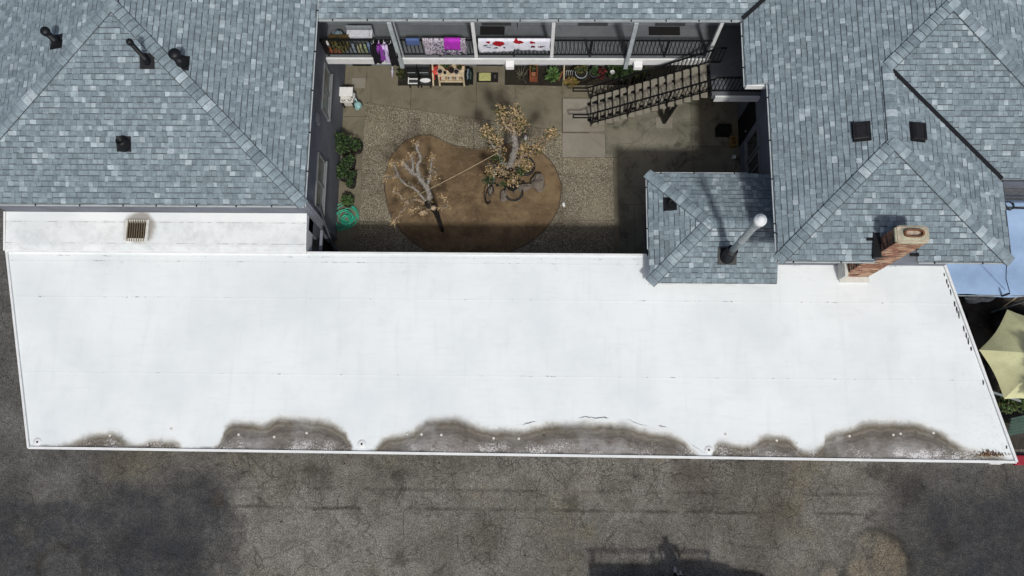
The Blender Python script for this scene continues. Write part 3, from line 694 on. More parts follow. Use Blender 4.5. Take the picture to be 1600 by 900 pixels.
def railing(owner, P, step=.118, h=.98, lo=.1, nm='railing', posts=()):
    """P: list of base points (floor line); top rail, bottom rail and each baluster"""
    r = link(nm, None, owner, (0, 0, 0)); up = Vector((0, 0, 1)); P = [Vector(p) for p in P]
    q = MB()
    for a, b_ in zip(P, P[1:]): q.bar(a+up*h, b_+up*h, .05, .028)
    part('top_rail', q, M_RAIL, r); q = MB()
    for a, b_ in zip(P, P[1:]): q.bar(a+up*lo, b_+up*lo, .034, .028)
    part('bottom_rail', q, M_RAIL, r)
    for a, b_ in zip(P, P[1:]):
        L = (b_-a).length; m = max(1, int((Vector((b_.x-a.x, b_.y-a.y, 0)).length)/step))
        for i in range(m+1):
            c_ = a.lerp(b_, i/m); M = Matrix.Translation(c_)
            link('baluster', BAL[h > .97], r, M=M)
    for p in posts:
        p = Vector(p); q = MB(); q.bx(p.x-.028, p.x+.028, p.y-.028, p.y+.028, p.z-.15, p.z+h); part('rail_post', q, M_RAIL, r)
    return r
BAL = {}
for k, h in ((True, .97), (False, .86)):
    q = MB(); q.bx(-.011, .011, -.011, .011, .1, h); BAL[k] = q.mesh('baluster', M_RAIL)
railing(NB, [(-6.15, 12.42, 2.72), (5.38, 12.42, 2.72)], posts=[(x, 12.42, 2.72) for x in (-6.1, -2.7, -.45, 1.85, 4.1, 5.38)])
for x in (-.58, 3.32):
    q = MB(); q.bx(x-.13, x+.13, 12.1, 12.298, 2.44, 2.66); bevel(part('light_box', q, mat('white_fixture', (236, 236, 234), .03), NB), .02)
for x in (-1.0, 1.95, 4.3):
    q = MB(); q.bx(x-.45, x+.45, 13.42, 13.47, 2.73, 4.75); d_ = part('door', q, mat('walkway_door', (70, 72, 74), .2), NB); q = MB(); q.bx(x+.33, x+.38, 13.38, 13.42, 3.7, 3.76); part('handle', q, M_GALV, d_)
window(NB, 'y', 13.45, -3.4, -2.0, 3.6, 4.7, -1); window(NB, 'y', 13.45, -5.3, -4.4, 3.6, 4.7, -1)
q = MB(); q.bx(-5.95, -5.32, 13.43, 13.46, 0, 2.05); d_ = part('door', q, M_DARK, NB); q = MB(); q.bx(-5.4, -5.35, 13.38, 13.43, .95, 1.0); part('handle', q, M_GALV, d_)
# louvred wall vent beside the mat
lv = link('wall_vent', None, NB, (0, 0, 0)); q = MB(); q.bx(-1.76, -.86, 13.4, 13.449, .12, .62); part('backing', q, M_DARK, lv)
for k in range(6):
    q = MB(); q.bx(-1.73+k*.145, -1.62+k*.145, 13.375, 13.399, .16, .58); part('slat', q, M_BLACK, lv)
# ---------------------------------------------------------------- east building
EB = thing('apartment_building', 'grey shingled building on the right with brick chimney and two square vents', 'building', (9.4, 5.95, 0), 'apartment wings around the courtyard')
mb = MB(); mb.bx(6.95, 11.9, 5.95, 9.0, 0, 5.35); mb.bx(6.951, 14.8, 8.05, 20, 0, 5.36); part('wall', mb, M_WALL, EB)
roof = link('roof', None, EB, (0, 0, 0))
RZ = 6.22; pW = (RZ-EZ)/2.85; pEa = (RZ-EZ)/3.05; pSo = (RZ-EZ)/2.9; pS2 = (RZ-EZ)/2.75
zWp = lambda x: EZ+(x-6.4)*pW
a = Vector((6.4, 5.4, EZ)); s_ = Vector((9.25, 8.3, RZ)); nn = Vector((9.25, 10.37, RZ)); e = Vector((12.3, 5.4, EZ)); vl = Vector((12.3, 7.62, EZ))
ax = 10.85; ap = Vector((ax, 7.62+(ax-6.4)*pW/pS2, zWp(ax)))
xe = ax+(ap.z-EZ)/pW; ee = Vector((xe, 7.62, EZ))
pWl = [a, s_, (9.25, 10.3, RZ), (6.4, 10.3, EZ)]
pWm = [(5.84, 10.3, zWp(5.84)), (9.25, 10.3, RZ), nn, (5.84, 10.37, zWp(5.84))]
pWu = [(5.84, 10.37, zWp(5.84)), nn, ap, (ax, 16.6, ap.z), (5.84, 12.25, zWp(5.84))]
pS_ = [a, e, s_]; pE_ = [e, vl, nn, s_]; pM = [vl, ee, ap, nn]; pME = [ee, (xe, 16.6, EZ), (ax, 16.6, ap.z), ap]
z6 = EZ+.6*pSo; pD1 = [a, (8.9, 5.4, EZ), (8.9, 6.0, z6), (6.99, 6.0, z6)]; pD2 = [(9.95, 5.4, EZ), e, (11.67, 6.0, z6), (9.95, 6.0, z6)]; pD3 = [(6.99, 6.0, z6), (11.67, 6.0, z6), s_]
deck([pWl, pWm, pWu, pD1, pD2, pD3, pE_, pM, pME], roof); acc = []
shingles(frame(a, (0, 1, 0), (1, 0, pW)), [pWl, pWm, pWu], acc, 31)
shingles(frame(a, (1, 0, 0), (0, 1, pSo)), [pS_], acc, 32); shingles(frame(e, (0, 1, 0), (-1, 0, pEa)), [pE_], acc, 33)
shingles(frame(vl, (1, 0, 0), (0, 1, pS2)), [pM], acc, 34); shingles(frame(ee, (0, 1, 0), (-1, 0, pW)), [pME], acc, 35)
# leave the notch where the chimney stands through the eave
acc = [q for q in acc if not (lambda c: 8.86 < c.x < 9.98 and c.y < 6.0)(q[2][0]+q[2][1]*(q[3]+.09)+q[2][2]*(q[4]+.07))] 
emit(acc, roof)
hd = pW*.7071
caps(a, s_, hd, roof, 4); caps(e, s_, hd, roof, 5); caps(nn, ap, hd, roof, 6); caps(ee, ap, hd, roof, 7); caps(nn, s_, pW, roof, 8, 'ridge_cap')
def valley(p, q_, nm='valley_flashing', w_=.11):
    p, q_ = Vector(p)+Vector((0, 0, .03)), Vector(q_)+Vector((0, 0, .03)); b_ = MB(); b_.bar(p, q_, w_, .02); part(nm, b_, M_BLACK, roof)
valley(vl, nn); valley((5.84, 12.25, zWp(5.84)), (8.6, 12.25+2.76*pW/p3, zWp(8.6)))
gutter((6.4, 5.4, EZ-.02), (8.86, 5.4, EZ-.02), (0, -1, 0), EB); gutter((9.98, 5.4, EZ-.02), (12.3, 5.4, EZ-.02), (0, -1, 0), EB)
gutter((6.4, 10.28, EZ-.02), (6.4, 5.4, EZ-.02), (-1, 0, 0), EB); gutter((5.84, 12.15, zWp(5.84)-.02), (5.84, 10.3, zWp(5.84)-.02), (-1, 0, 0), EB)
gutter((12.3, 5.42, EZ-.02), (12.3, 7.6, EZ-.02), (1, 0, 0), EB, M_GUTD, False); gutter((12.32, 7.62, EZ-.02), (xe, 7.62, EZ-.02), (0, -1, 0), EB, M_GUTD, False)
q = MB(); q.bx(5.86, 6.4, 10.27, 10.296, 5.05, 5.26); part('rake_board', q, M_TRIM, EB)
box_vent((8.52, 8.66, zWp(8.52)), (-pW, 0, 1), EB, .46, .4, .14); box_vent((9.92, 8.64, EZ+(12.3-9.92)*pEa), (pEa, 0, 1), EB, .46, .38, .14)
# windows and door on the courtyard side, stair-landing porch
window(EB, 'x', 6.95, 9.7, 10.35, .95, 2.3, -1, False); window(EB, 'x', 6.95, 8.75, 9.6, .95, 2.3, -1, True)
q = MB(); q.bx(6.93, 6.955, 10.6, 11.5, 0, 2.1); d_ = part('door', q, M_DARK, EB); q = MB(); q.bx(6.88, 6.93, 10.7, 10.75, .98, 1.03); part('handle', q, M_GALV, d_)
# chimney: bricks laid course by course around a core
CH = link('chimney', None, EB, (9.35, 5.6, 2.7)); X0, X1, Y0, Y1 = 8.97, 9.72, 5.6, 5.99
q = MB(); q.bx(X0+.012, X1-.012, Y0+.012, Y1-.012, 2.6, 6.56); part('core', q, mat('mortar', (182, 168, 148), .25, 9.), CH)
BM = [m_brick_face('brick_'+n_, c_) for n_, c_ in (('red', (152, 108, 90)), ('orange', (172, 128, 102)), ('brown', (122, 88, 72)), ('pale', (190, 160, 134)), ('shaded', (70, 58, 52)))]
q = MB(); g = random.Random(5); z = 2.7; row = 0; ch = .072
while z < 6.5:
    off = (row % 2)*.1
    for face in range(4):
        L0, L1 = ((X0, X1) if face in (0, 2) else (Y0, Y1)); s0 = L0-off
        while s0 < L1:
            p0, p1 = max(s0, L0)+.004, min(s0+.2, L1)-.004; s0 += .2
            if p1-p0 < .02: continue
            pr_ = g.uniform(-.003, .006); mi = g.choices(range(5), (4, 5, 2, 6, 1) if face == 0 else (2, 1, 5, 1, 5))[0]; za, zb = z+.008, z+ch-.009  # brick colours carry the light: paler on the sunlit south face, darker on shaded faces
            if face == 0: q.bx(p0, p1, Y0-pr_, Y0+.03, za, zb, mi)
            elif face == 2: q.bx(p0, p1, Y1-.03, Y1+pr_, za, zb, mi)
            elif face == 3: q.bx(X0-pr_-.001, X0+.03, p0+.002, p1-.002, za, zb, mi)
            else: q.bx(X1-.03, X1+pr_+.001, p0+.002, p1-.002, za, zb, mi)
    z += ch; row += 1
part('brick_courses', q, BM, CH, stuff=True)
q = MB(); n_ = 20; zt = 6.53
ov = [(9.36+.25*math.copysign(abs(math.cos(6.2832*k/n_))**.7, math.cos(6.2832*k/n_)), 5.8+.1*math.copysign(abs(math.sin(6.2832*k/n_))**.7, math.sin(6.2832*k/n_))) for k in range(n_)]
rect = []
for k in range(n_):
    cx, cy = math.cos(6.2832*k/n_), math.sin(6.2832*k/n_); m_ = max(abs(cx), abs(cy)); rect.append((9.345+cx/m_*.41, 5.795+cy/m_*.225))
for k in range(n_):
    j = (k+1) % n_
    q.face([(*rect[k], zt), (*rect[j], zt), (*ov[j], zt+.06), (*ov[k], zt+.06)]); q.face([(*rect[k], zt-.06), (*rect[j], zt-.06), (*rect[j], zt), (*rect[k], zt)])
    q.face([(*ov[k], zt+.06), (*ov[j], zt+.06), (*ov[j], zt-.3), (*ov[k], zt-.3)], 1)
q.face([(*p, zt-.3) for p in ov], 1)
part('mortar_crown', q, [mat('crown_mortar', (172, 168, 144), .16, 6.), mat('soot', (38, 28, 22), .3)], CH)
q = MB(); R1 = [(x*1.0+.0, y) for x, y in ov]
for k in range(n_):
    j = (k+1) % n_
    def sc2(p, f): return (9.36+(p[0]-9.36)*f, 5.8+(p[1]-5.8)*f)
    A1, A2, B1, B2 = sc2(ov[k], .98), sc2(ov[j], .98), sc2(ov[k], .8), sc2(ov[j], .8); zh = zt+.13
    q.face([(*A1, zt), (*A2, zt), (*A2, zh), (*A1, zh)]); q.face([(*A1, zh), (*A2, zh), (*B2, zh), (*B1, zh)]); q.face([(*B1, zh), (*B2, zh), (*B2, zt-.25), (*B1, zt-.25)])
part('flue_liner', q, mat('flue_clay', (122, 84, 58), .3, 8.), CH)
for B_ in ((8.78, 8.96, 5.45, 6.12, EZ+.03, EZ+.2), (8.62, 8.779, 5.9, 6.0, EZ+.12, EZ+.17), (9.735, 9.95, 5.52, 5.6, EZ+.03, EZ+.1)): q = MB(); q.bx(*B_); part('flashing', q, M_BLACK, CH)
q = MB(); q.bx(X0-.06, X1+.02, 5.44, 5.596, 2.7, 2.76); q.bx(X0-.1, X0-.01, 5.5, 5.96, 2.7, 3.3); part('base_curb', q, mat('curb_white', (206, 206, 198), .1), CH)
# ---------------------------------------------------------------- small lean-to block with its own hip roof
SB = thing('utility_shed', 'small low block with hip roof and tall galvanised flue beside the white roof', 'shed', (5.2, 6.87, 0))
mb = MB(); mb.bx(3.78, 6.94, 6.25, 8.15, 0, 3.2); mb.bx(3.781, 6.941, 5.6, 6.249, 2.73, 3.2); part('wall', mb, M_WALL, SB)
roof = link('roof', None, SB, (0, 0, 0)); SZ = 3.3; hp = 1.615; pz = SZ+hp*p3
nw = (3.42, 8.48, SZ); sw = (3.42, 5.25, SZ); pk = (3.42+hp, 6.865, pz); ne = (6.93, 8.48, SZ); re = (6.93, 6.865, pz); se = (6.96, 5.25, SZ)
pWs = [sw, pk, nw]; pNs = [nw, pk, re, ne]; pSs = [sw, se, (6.96, 6.865, pz), pk]
deck([pWs, pNs, pSs], roof, .1); acc = []
shingles(frame(sw, (0, 1, 0), (1, 0, p3)), [pWs], acc, 41); shingles(frame(ne, (1, 0, 0), (0, -1, p3)), [pNs], acc, 42); shingles(frame(sw, (1, 0, 0), (0, 1, p3)), [pSs], acc, 43)
emit(acc, roof); caps(nw, pk, p3*.7071, roof, 9); caps(sw, pk, p3*.7071, roof, 10); caps(re, pk, p3, roof, 14, 'ridge_cap')
gutter((3.42, 8.48, SZ-.02), (6.3, 8.48, SZ-.02), (0, 1, 0), SB); gutter((3.42, 8.46, SZ-.02), (3.42, 6.25, SZ-.02), (-1, 0, 0), SB)
q = MB(); q.bx(3.4, 6.96, 5.22, 5.247, SZ-.12, SZ+.004); part('eave_flashing', q, M_TRIM, SB)
vent_pipe((4.02, 7.5, SZ+.6*p3), .18, .06, SB, (-p3, 0, 1), None, 'small black vent on the west slope')
FB = Vector((5.55, 5.98, SZ+.73*p3)); FL = link('flue', None, SB, FB)
nS = (0, -p3, 1); q = MB(); u = Vector((1, 0, 0)); n_ = Vector(nS).normalized(); M = Matrix((u, n_.cross(u), n_)).transposed().to_4x4(); M.translation = FB; q.bx(-.26, .26, -.24, .24, .014, .028, 0, M); part('flashing', q, M_BLACK, FL)
q = MB(); q.lathe([(.22, -.08), (.2, .1), (.15, .32), (.16, .34), (.16, .62), (.14, .62), (.11, .64)], FB, 18); part('boot', q, M_BLACK, FL, True)
q = MB(); q.lathe([(.09, .5), (.09, 1.6), (.096, 1.61), (.096, 1.65), (.09, 1.66), (.09, 3.2)], FB, 18); part('pipe', q, M_GALV, FL, True)
q = MB(); q.lathe([(.1, 3.12), (.125, 3.14), (.125, 3.38), (.1, 3.39)], FB, 18); part('cap_collar', q, M_GALV, FL, True)
q = MB(); q.lathe([(.148, 3.42), (.155, 3.46), (.155, 3.52), (.14, 3.56), (.09, 3.59), (.085, 3.61), (.0, 3.62)], FB, 20); part('rain_cap', q, mat('white_cap', (218, 222, 222), .06), FL, True)
q = MB(); q.bar((5.65, 6.02, 6.35), (6.42, 6.1, 5.42), .02); part('brace', q, M_BLACK, FL)

# ---------------------------------------------------------------- long carport with white roof
CP = thing('carport', 'long low carport with stained white flat roof in front of the courtyard', 'carport', (0, 3.3, 0))
FL_ = Vector((-13.8, .6)); FR_ = Vector((13.32, .5)); TL_ = Vector((-15.18, 6.17)); TR_ = Vector((11.9, 6.0))
poly = [FL_, FR_, TR_, (8.0, 6.2), (-6.4, 6.2), TL_]
mb = MB(); mb.prism([tuple(p) for p in poly], 2.48, 2.685); part('deck', mb, M_TRIM, CP)
def lerpx(y, a_, b_): t_ = (y-a_.y)/(b_.y-a_.y); return a_.x+(b_.x-a_.x)*t_
for i, (ya, yb) in enumerate(((.52, 2.69), (2.66, 4.87), (4.84, 6.2))):
    b_ = MB(); z0 = 2.69+i*.005; xl = lambda y: lerpx(y, FL_, TL_)-.03; xr = lambda y: lerpx(y, FR_, TR_)+.03
    N_ = 60
    for k in range(N_):
        f0, f1 = k/N_, (k+1)/N_
        P = lambda f, y: (xl(y)+(xr(y)-xl(y))*f, max(y, .6-.1*((xl(y)+(xr(y)-xl(y))*f)+13.8)/27.12) if i == 0 else y, z0)
        b_.face([P(f0, ya), P(f1, ya), P(f1, yb), P(f0, yb)])
        b_.face([(P(f0, ya)[0], P(f0, ya)[1], z0-.005), (P(f1, ya)[0], P(f1, ya)[1], z0-.005), P(f1, ya), P(f0, ya)])
    part('membrane_sheet', b_, M_MEM, CP)
# small repair strip lap at the right end
b_ = MB(); b_.face([(12.12, .62, 2.693), (13.2, .62, 2.693), (12.73, 2.665, 2.693), (11.9, 2.665, 2.693)]); part('membrane_patch', b_, M_MEM, CP)
def lip(p, q_, w_, h, nm, z=2.6, m=None):
    b2 = MB(); b2.bar((p[0], p[1], z+h/2), (q_[0], q_[1], z+h/2), w_, h); return part(nm, b2, m or M_TRIM, CP)
lip((-13.83, .56), (13.36, .46), .07, .13, 'front_edge'); lip((-15.2, 6.2), (-13.82, .55), .06, .16, 'verge_edge'); lip((11.92, 6.0), (13.36, .46), .07, .16, 'verge_edge'); lip((-6.4, 6.21), (3.44, 6.21), .06, .125, 'back_edge')
# dark sealant blobs along the right verge
g = random.Random(8)
for k in range(15):
    t_ = g.uniform(.02, .97); p = Vector((11.86, 5.9)).lerp(Vector((13.2, .7)), t_); b2 = MB(); L = g.uniform(.04, .16)
    b2.blob((p.x-.01, p.y, 2.705), (.02, L*.7, .008), k, .4, 0, 8, 4); part('sealant_spot', b2, mat('tar', (40, 36, 32), .3), CP)
for x, y in ((-4.55, .76), (5.03, .7), (-13.62, .72)):
    q = MB(); q.lathe([(.12, 0), (.115, .006), (.05, .007), (.01, .007)], (x, y, 2.692), 18); d_ = part('roof_drain', q, M_TRIM, CP, True)
    q = MB(); q.lathe([(.03, .0), (.03, .004), (.01, .005)], (x, y, 2.699), 10); part('drain_hole', q, M_DARK, d_)
g = random.Random(18)
for x in [-11.6, -9.9, -8.0, -7.0, -6.1, -3.3, -2.9, -2.35, -.9, -.2, 5.5, 6.9, 8.9, 10.1, 10.3, 11.2]:
    q = MB(); q.lathe([(.04, 0), (.036, .008), (.012, .011)], (x, .6+g.uniform(.25, .65), 2.692), 10); part('fastener_plate', q, mat('plate_white', (206, 202, 192), .1), CP, True)
# fallen leaves in the corner
q = MB(); g = random.Random(4)
for k in range(160): 
    x = 12.64+g.gauss(0, .24); y = .62+abs(g.gauss(0, .06)); q.leaves((x, y, 2.715), .01, 1, .05, g, (0, 1, 2), .1)
part('fallen_leaves', q, [mat('dry_leaf_a', (112, 78, 50)), mat('dry_leaf_b', (140, 108, 76)), mat('dry_leaf_c', (76, 54, 38))], CP, stuff=True)
# upper strip against the left building with its skylight
b_ = MB(); zs = [(6.2, 2.76), (6.22, 2.80), (6.34, 2.84), (6.75, 2.9), (7.31, 3.0)]
for (ya, za), (yb, zb) in zip(zs, zs[1:]):
    for k in range(20):
        xa_ = -15.2+k*.44; b_.face([(xa_, ya, za), (xa_+.44, ya, za), (xa_+.44, yb, zb), (xa_, yb, zb)])
b_.face([(-15.2, 6.2, 2.7), (-15.2, 6.2, 2.76), (-15.2, 7.31, 3.0), (-15.2, 7.31, 2.5)]); b_.face([(-6.4, 6.2, 2.2), (-6.4, 7.31, 2.2), (-6.4, 7.31, 3.0), (-6.4, 6.2, 2.76)])
def m_strip():
    t = NT('strip_membrane'); X, Y, Z = t.xyz(); P = t.vec(X, Y, 0.)
    c = t.mix(t.sm(t.noise(.6, 4, .6, P), .35, .7), S(228, 232, 231), S(214, 219, 219))
    c = t.mix(t.m_('MULTIPLY', t.sm(Y, 7.12, 7.0), t.sm(t.noise(2.5, 6, .7, P), .4, .7, .1, .5)), c, S(172, 176, 176))
    for yy in (7.03, 6.42): c = t.mix(t.m_('MULTIPLY', t.sm(t.m_('ABSOLUTE', t.m_('SUBTRACT', Y, yy)), .018, .004), t.sm(t.noise(3, 4, .7, P), .4, .6, 0, .6)), c, S(120, 120, 116))
    d = t.N.new('ShaderNodeVectorMath'); d.operation = 'DISTANCE'; t.L.new(t.vadd(P, t.scale(t.noise(4, 3, v=P, col=True), (.2, .2, 0))), d.inputs[0]); d.inputs[1].default_value = (-11.17, 6.98, 0)
    c = t.mix(t.sm(d.outputs['Value'], .55, .35, 0, .75), c, S(120, 112, 98))
    t.bump(t.noise(14, 4, v=P), .15, .01); return t.out(c, .6, spec=.25)
part('membrane_sheet', b_, m_strip(), CP, label='raised white strip along the left building')
lip((-15.22, 6.19), (-6.4, 6.19), .05, .09, 'step_edge', 2.69); 
q = MB(); q.bar((-15.23, 6.2, 2.76), (-15.23, 7.31, 3.0), .05, .1); part('verge_edge', q, M_TRIM, CP)
SK = link('roof_grille', None, CP, (-11.33, 6.78, 2.9)); x0, x1, y0, y1 = -11.6, -11.06, 6.54, 7.04
q = MB(); q.bx(x0, x1, y0, y1, 2.8, 2.945); part('opening', q, mat('grille_dark', (58, 52, 42), .3), SK)
q = MB(); q.bx(x0-.08, x0, y0-.06, y1+.06, 2.8, 3.0); q.bx(x1, x1+.08, y0-.06, y1+.06, 2.8, 3.0); q.bx(x0, x1, y0-.06, y0, 2.8, 2.99); q.bx(x0, x1, y1, y1+.06, 2.8, 3.01); bevel(part('curb', q, mat('curb_paint', (204, 204, 198), .12, 9.), SK), .01)
for k in range(8):
    x = x0+.035+k*.0675; q = MB(); q.bar((x, y0-.1, 3.0), (x, y1+.04, 3.03), .014, .03); part('slat', q, mat('slat_rust', (128, 116, 92), .3, 20.), SK)
# carport walls, posts
q = MB(); q.bx(-6.4, 3.8, 6.0, 6.15, -.03, 2.48); q.bx(-15.0, -6.4, 6.9, 7.3, -.03, 2.7); q.bx(3.8, 11.85, 5.85, 5.945, -.03, 2.48); part('back_wall', q, M_WALL, CP)
for k in range(10):
    x = -13.4+k*2.95; q = MB(); q.bx(x-.06, x+.06, .75, .87, -.03, 2.48); part('post', q, M_TRIM, CP)
q = MB(); q.bar((12.72, .42, 2.55), (13.1, .42, 2.3), .05); q.bar((13.1, .42, 2.3), (13.3, .5, 2.55), .05); part('gutter_bracket', q, M_TRIM, CP)

# ---------------------------------------------------------------- outside stair
ST = thing('staircase', 'open-riser concrete stair with black steel railings climbing to the walkway', 'staircase', (3.7, 11.7, 0))
NTR = 15; x0, x1 = 2.06, 5.42; z0 = .1; rise = (2.72-z0)/(NTR+1); run = (x1-x0)/NTR; Ya, Yb = 11.24, 12.2
trm = MB(); trm.bx(.006, run-.014, Ya-.07, Yb+.05, -.06, 0); trme = trm.mesh('tread', M_CON3)
for k in range(NTR):
    o = link('tread', trme, ST, M=Matrix.Translation((x0+k*run, 0, z0+rise*(k+1)))); bevel(o, .01, 1)
for y in (Ya+.2, Yb-.2):
    q = MB(); q.bar((x0-.05, y, z0-.02), (x1+.1, y, 2.52), .06, .2); part('stringer', q, M_RAIL, ST)
q = MB(); q.bx(5.5, 6.94, 11.16, 12.36, 2.5, 2.72); q.bx(5.501, 6.94, 12.361, 13.44, 2.5, 2.719); part('landing', q, M_FLOOR, ST)
q = MB(); q.bx(5.6, 6.94, 11.1, 11.155, 2.4, 2.71); part('landing_fascia', q, M_TRIM, ST)
for y in (Ya+.02, Yb-.02):
    railing(ST, [(x0+.02, y, z0+rise), (x1, y, 2.74)], .115, .88)
    q = MB(); zt = z0+rise+.88; q.bar((x0+.02, y, zt), (x0-.2, y, zt-.13), .04, .03); q.bar((x0-.2, y, zt-.13), (x0-.62, y, zt-.13), .04, .03); q.bar((x0-.62, y, zt-.13), (x0-.62, y, zt-.38), .04, .03); q.bar((x0-.62, y, zt-.36), (x0+.02, y, zt-.36), .04, .03)
    q.bar((x0+.02, y, z0+.02), (x0+.02, y, zt), .05); part('handrail_end', q, M_RAIL, ST)
    for f in (.33, .66):
        p = Vector((x0+.02, y, z0+rise)).lerp(Vector((x1, y, 2.74)), f); q = MB(); q.bx(p.x-.025, p.x+.025, y-.025, y+.025, p.z-.2, p.z+.88); part('rail_post', q, M_RAIL, ST)
railing(ST, [(x1, Ya+.02, 2.72), (6.92, Ya+.02, 2.72)], .115, .98)
railing(ST, [(5.38, 12.18, 2.74), (5.75, 12.18, 2.74)], .115, .98)
q = MB(); q.bar((4.49, 11.42, .02), (4.4, 11.3, 1.6), .09); q.bar((4.49, 11.42, .02), (4.6, 11.32, 1.7), .09); q.bar((4.49, 11.42, .02), (4.49, 12.0, 1.65), .09); part('support_column', q, M_RAIL, ST)
# ================================================================ trees
M_BARK = mat('pale_bark', (132, 127, 119), .42, 22., .9, .9, fine=70, fv=.4); M_BARKD = mat('dark_bark', (30, 27, 25), .35, 9., .9, .6, fine=40); M_CUT = mat('cut_wood', (168, 148, 122), .25, 12., .85)
M_BARKT = mat('tan_bark', (134, 118, 98), .42, 22., .9, .9, fine=70, fv=.4)
def limb(tree, P, r0, r1, g, bark=M_BARK, nm='limb', knob=True, tip=True):
    C = catmull(P, 7); n = len(C); r0 *= .95; r1 *= .85; rs = [(r0+(r1-r0)*i/(n-1))*g.uniform(.8, 1.2) for i in range(n)]
    if knob: rs[-1] *= 1.35; rs[-2] *= 1.2
    C = [c+Vector((g.uniform(-.012, .012), g.uniform(-.012, .012), g.uniform(-.012, .012))) for c in C]
    q = MB(); q.tube(C, rs, 10, 0, True, .2, g)
    for _ in range(int(n*1.1)):
        i = g.randrange(n//3, n); d = Vector((g.gauss(0, 1), g.gauss(0, 1), g.gauss(.5, .7))).normalized(); l = g.uniform(.05, .2); m_ = C[i]+d*l*.6+Vector((g.uniform(-.02, .02), g.uniform(-.02, .02), 0)); q.tube([C[i], m_, C[i]+d*l+Vector((0, 0, .02))], [.009, .006, .003], 4, 0)
    if tip: q.blob(C[-1], (r1*1.5, r1*1.5, r1*1.1), g.randrange(999), .4, 1, 7, 5)
    return part(nm, q, [bark, M_CUT], tree, True)
T1 = {'A': ([(-2.98, 8.0, 2.0), (-2.95, 8.17, 2.3), (-3.02, 8.29, 2.5), (-3.15, 8.45, 2.7), (-3.26, 8.55, 2.85), (-3.42, 8.6, 3.0), (-3.54, 8.7, 3.15), (-3.62, 8.77, 3.3)], .1, .05), 'A2': ([(-3.38, 8.61, 2.98), (-3.35, 8.83, 3.2), (-3.38, 8.96, 3.4)], .045, .035), 'A3': ([(-3.19, 8.53, 2.8), (-3.23, 8.75, 3.1), (-3.11, 8.88, 3.3), (-3.18, 9.05, 3.5), (-3.22, 9.23, 3.6)], .055, .035), 'B': ([(-2.99, 8.33, 2.5), (-2.89, 8.49, 2.8), (-2.85, 8.68, 3.0), (-2.78, 8.94, 3.3)], .045, .025), 'B2': ([(-2.85, 8.68, 3.0), (-2.74, 8.63, 3.05), (-2.7, 8.44, 3.05)], .025, .02), 'C': ([(-3.07, 8.0, 2.0), (-3.31, 8.26, 2.2), (-3.46, 8.36, 2.3), (-3.65, 8.42, 2.4), (-3.85, 8.61, 2.6), (-3.89, 8.75, 2.7), (-4.01, 8.9, 2.9)], .05, .025), 'C2': ([(-3.88, 8.63, 2.6), (-4.03, 8.54, 2.65), (-4.24, 8.51, 2.7)], .03, .022), 'D': ([(-3.02, 7.92, 1.9), (-3.37, 8.05, 2.1), (-3.59, 7.9, 2.3), (-3.71, 7.92, 2.35), (-3.8, 8.06, 2.5), (-3.95, 8.12, 2.6)], .06, .04), 'E': ([(-3.59, 7.9, 2.3), (-3.62, 7.78, 2.2), (-3.85, 7.54, 2.2), (-3.98, 7.31, 2.2)], .045, .03), 'F': ([(-2.98, 7.84, 1.9), (-3.13, 7.61, 2.15)], .08, .07), 'F2': ([(-2.94, 7.85, 2.0), (-2.81, 7.72, 2.3)], .08, .065), 'G': ([(-2.91, 7.88, 1.9), (-2.63, 7.78, 2.1), (-2.39, 7.79, 2.2), (-2.45, 7.95, 2.3), (-2.56, 8.03, 2.4)], .035, .025), 'H': ([(-3.06, 7.88, 1.9), (-3.29, 7.78, 2.1), (-3.49, 7.67, 2.2)], .045, .03)}
g = random.Random(31)
t1 = thing('pollarded_tree', 'bare grey pruned tree on the left side of the planting bed', 'tree', (-2.74, 7.64, 0), 'pruned trees in the bed')
q = MB(); C = catmull([(-2.74, 7.64, 0), (-2.81, 7.8, .5), (-2.85, 7.89, 1.2), (-2.95, 7.9, 2.0), (-2.96, 7.92, 2.1)], 5); q.tube(C, [.05, .055, .06, .06, .065, .065, .07, .07, .07, .075, .08, .08, .09, .1, .11, .13, .15, .15, .14, .11, .06], 10, 0, True, .12, g); part('trunk', q, M_BARKD, t1, True)
fo = MB()
for k, (P, r0, r1) in T1.items():
    limb(t1, P, r0, r1, g, M_BARK if k[0] in 'ABC' else M_BARKT)
    if k not in ('F2',):
        fo.leaves(P[-1], (.14, .14, .1), 40, .05, g, (1, 2, 2, 2), .2, .1)
        for p in P[1:-1]:
            fo.leaves(p, (.09, .09, .07), 30 if k in ('B', 'B2', 'E', 'G', 'H', 'D', 'C2') else 10, .045, g, (0, 1, 2, 2), .2, .2)
        # short spurs
        for _ in range(3):
            p = Vector(P[-1]); d = Vector((g.gauss(0, 1), g.gauss(0, 1), g.uniform(.2, 1))).normalized()*g.uniform(.06, .14); fo.tube([p, p+d], [.008, .005], 4, 2)
fo.leaves((-3.0, 7.86, 2.1), (.25, .2, .12), 60, .06, g, (0, 0, 1), .2, .3)
part('foliage', fo, LEAFY, t1, stuff=True)
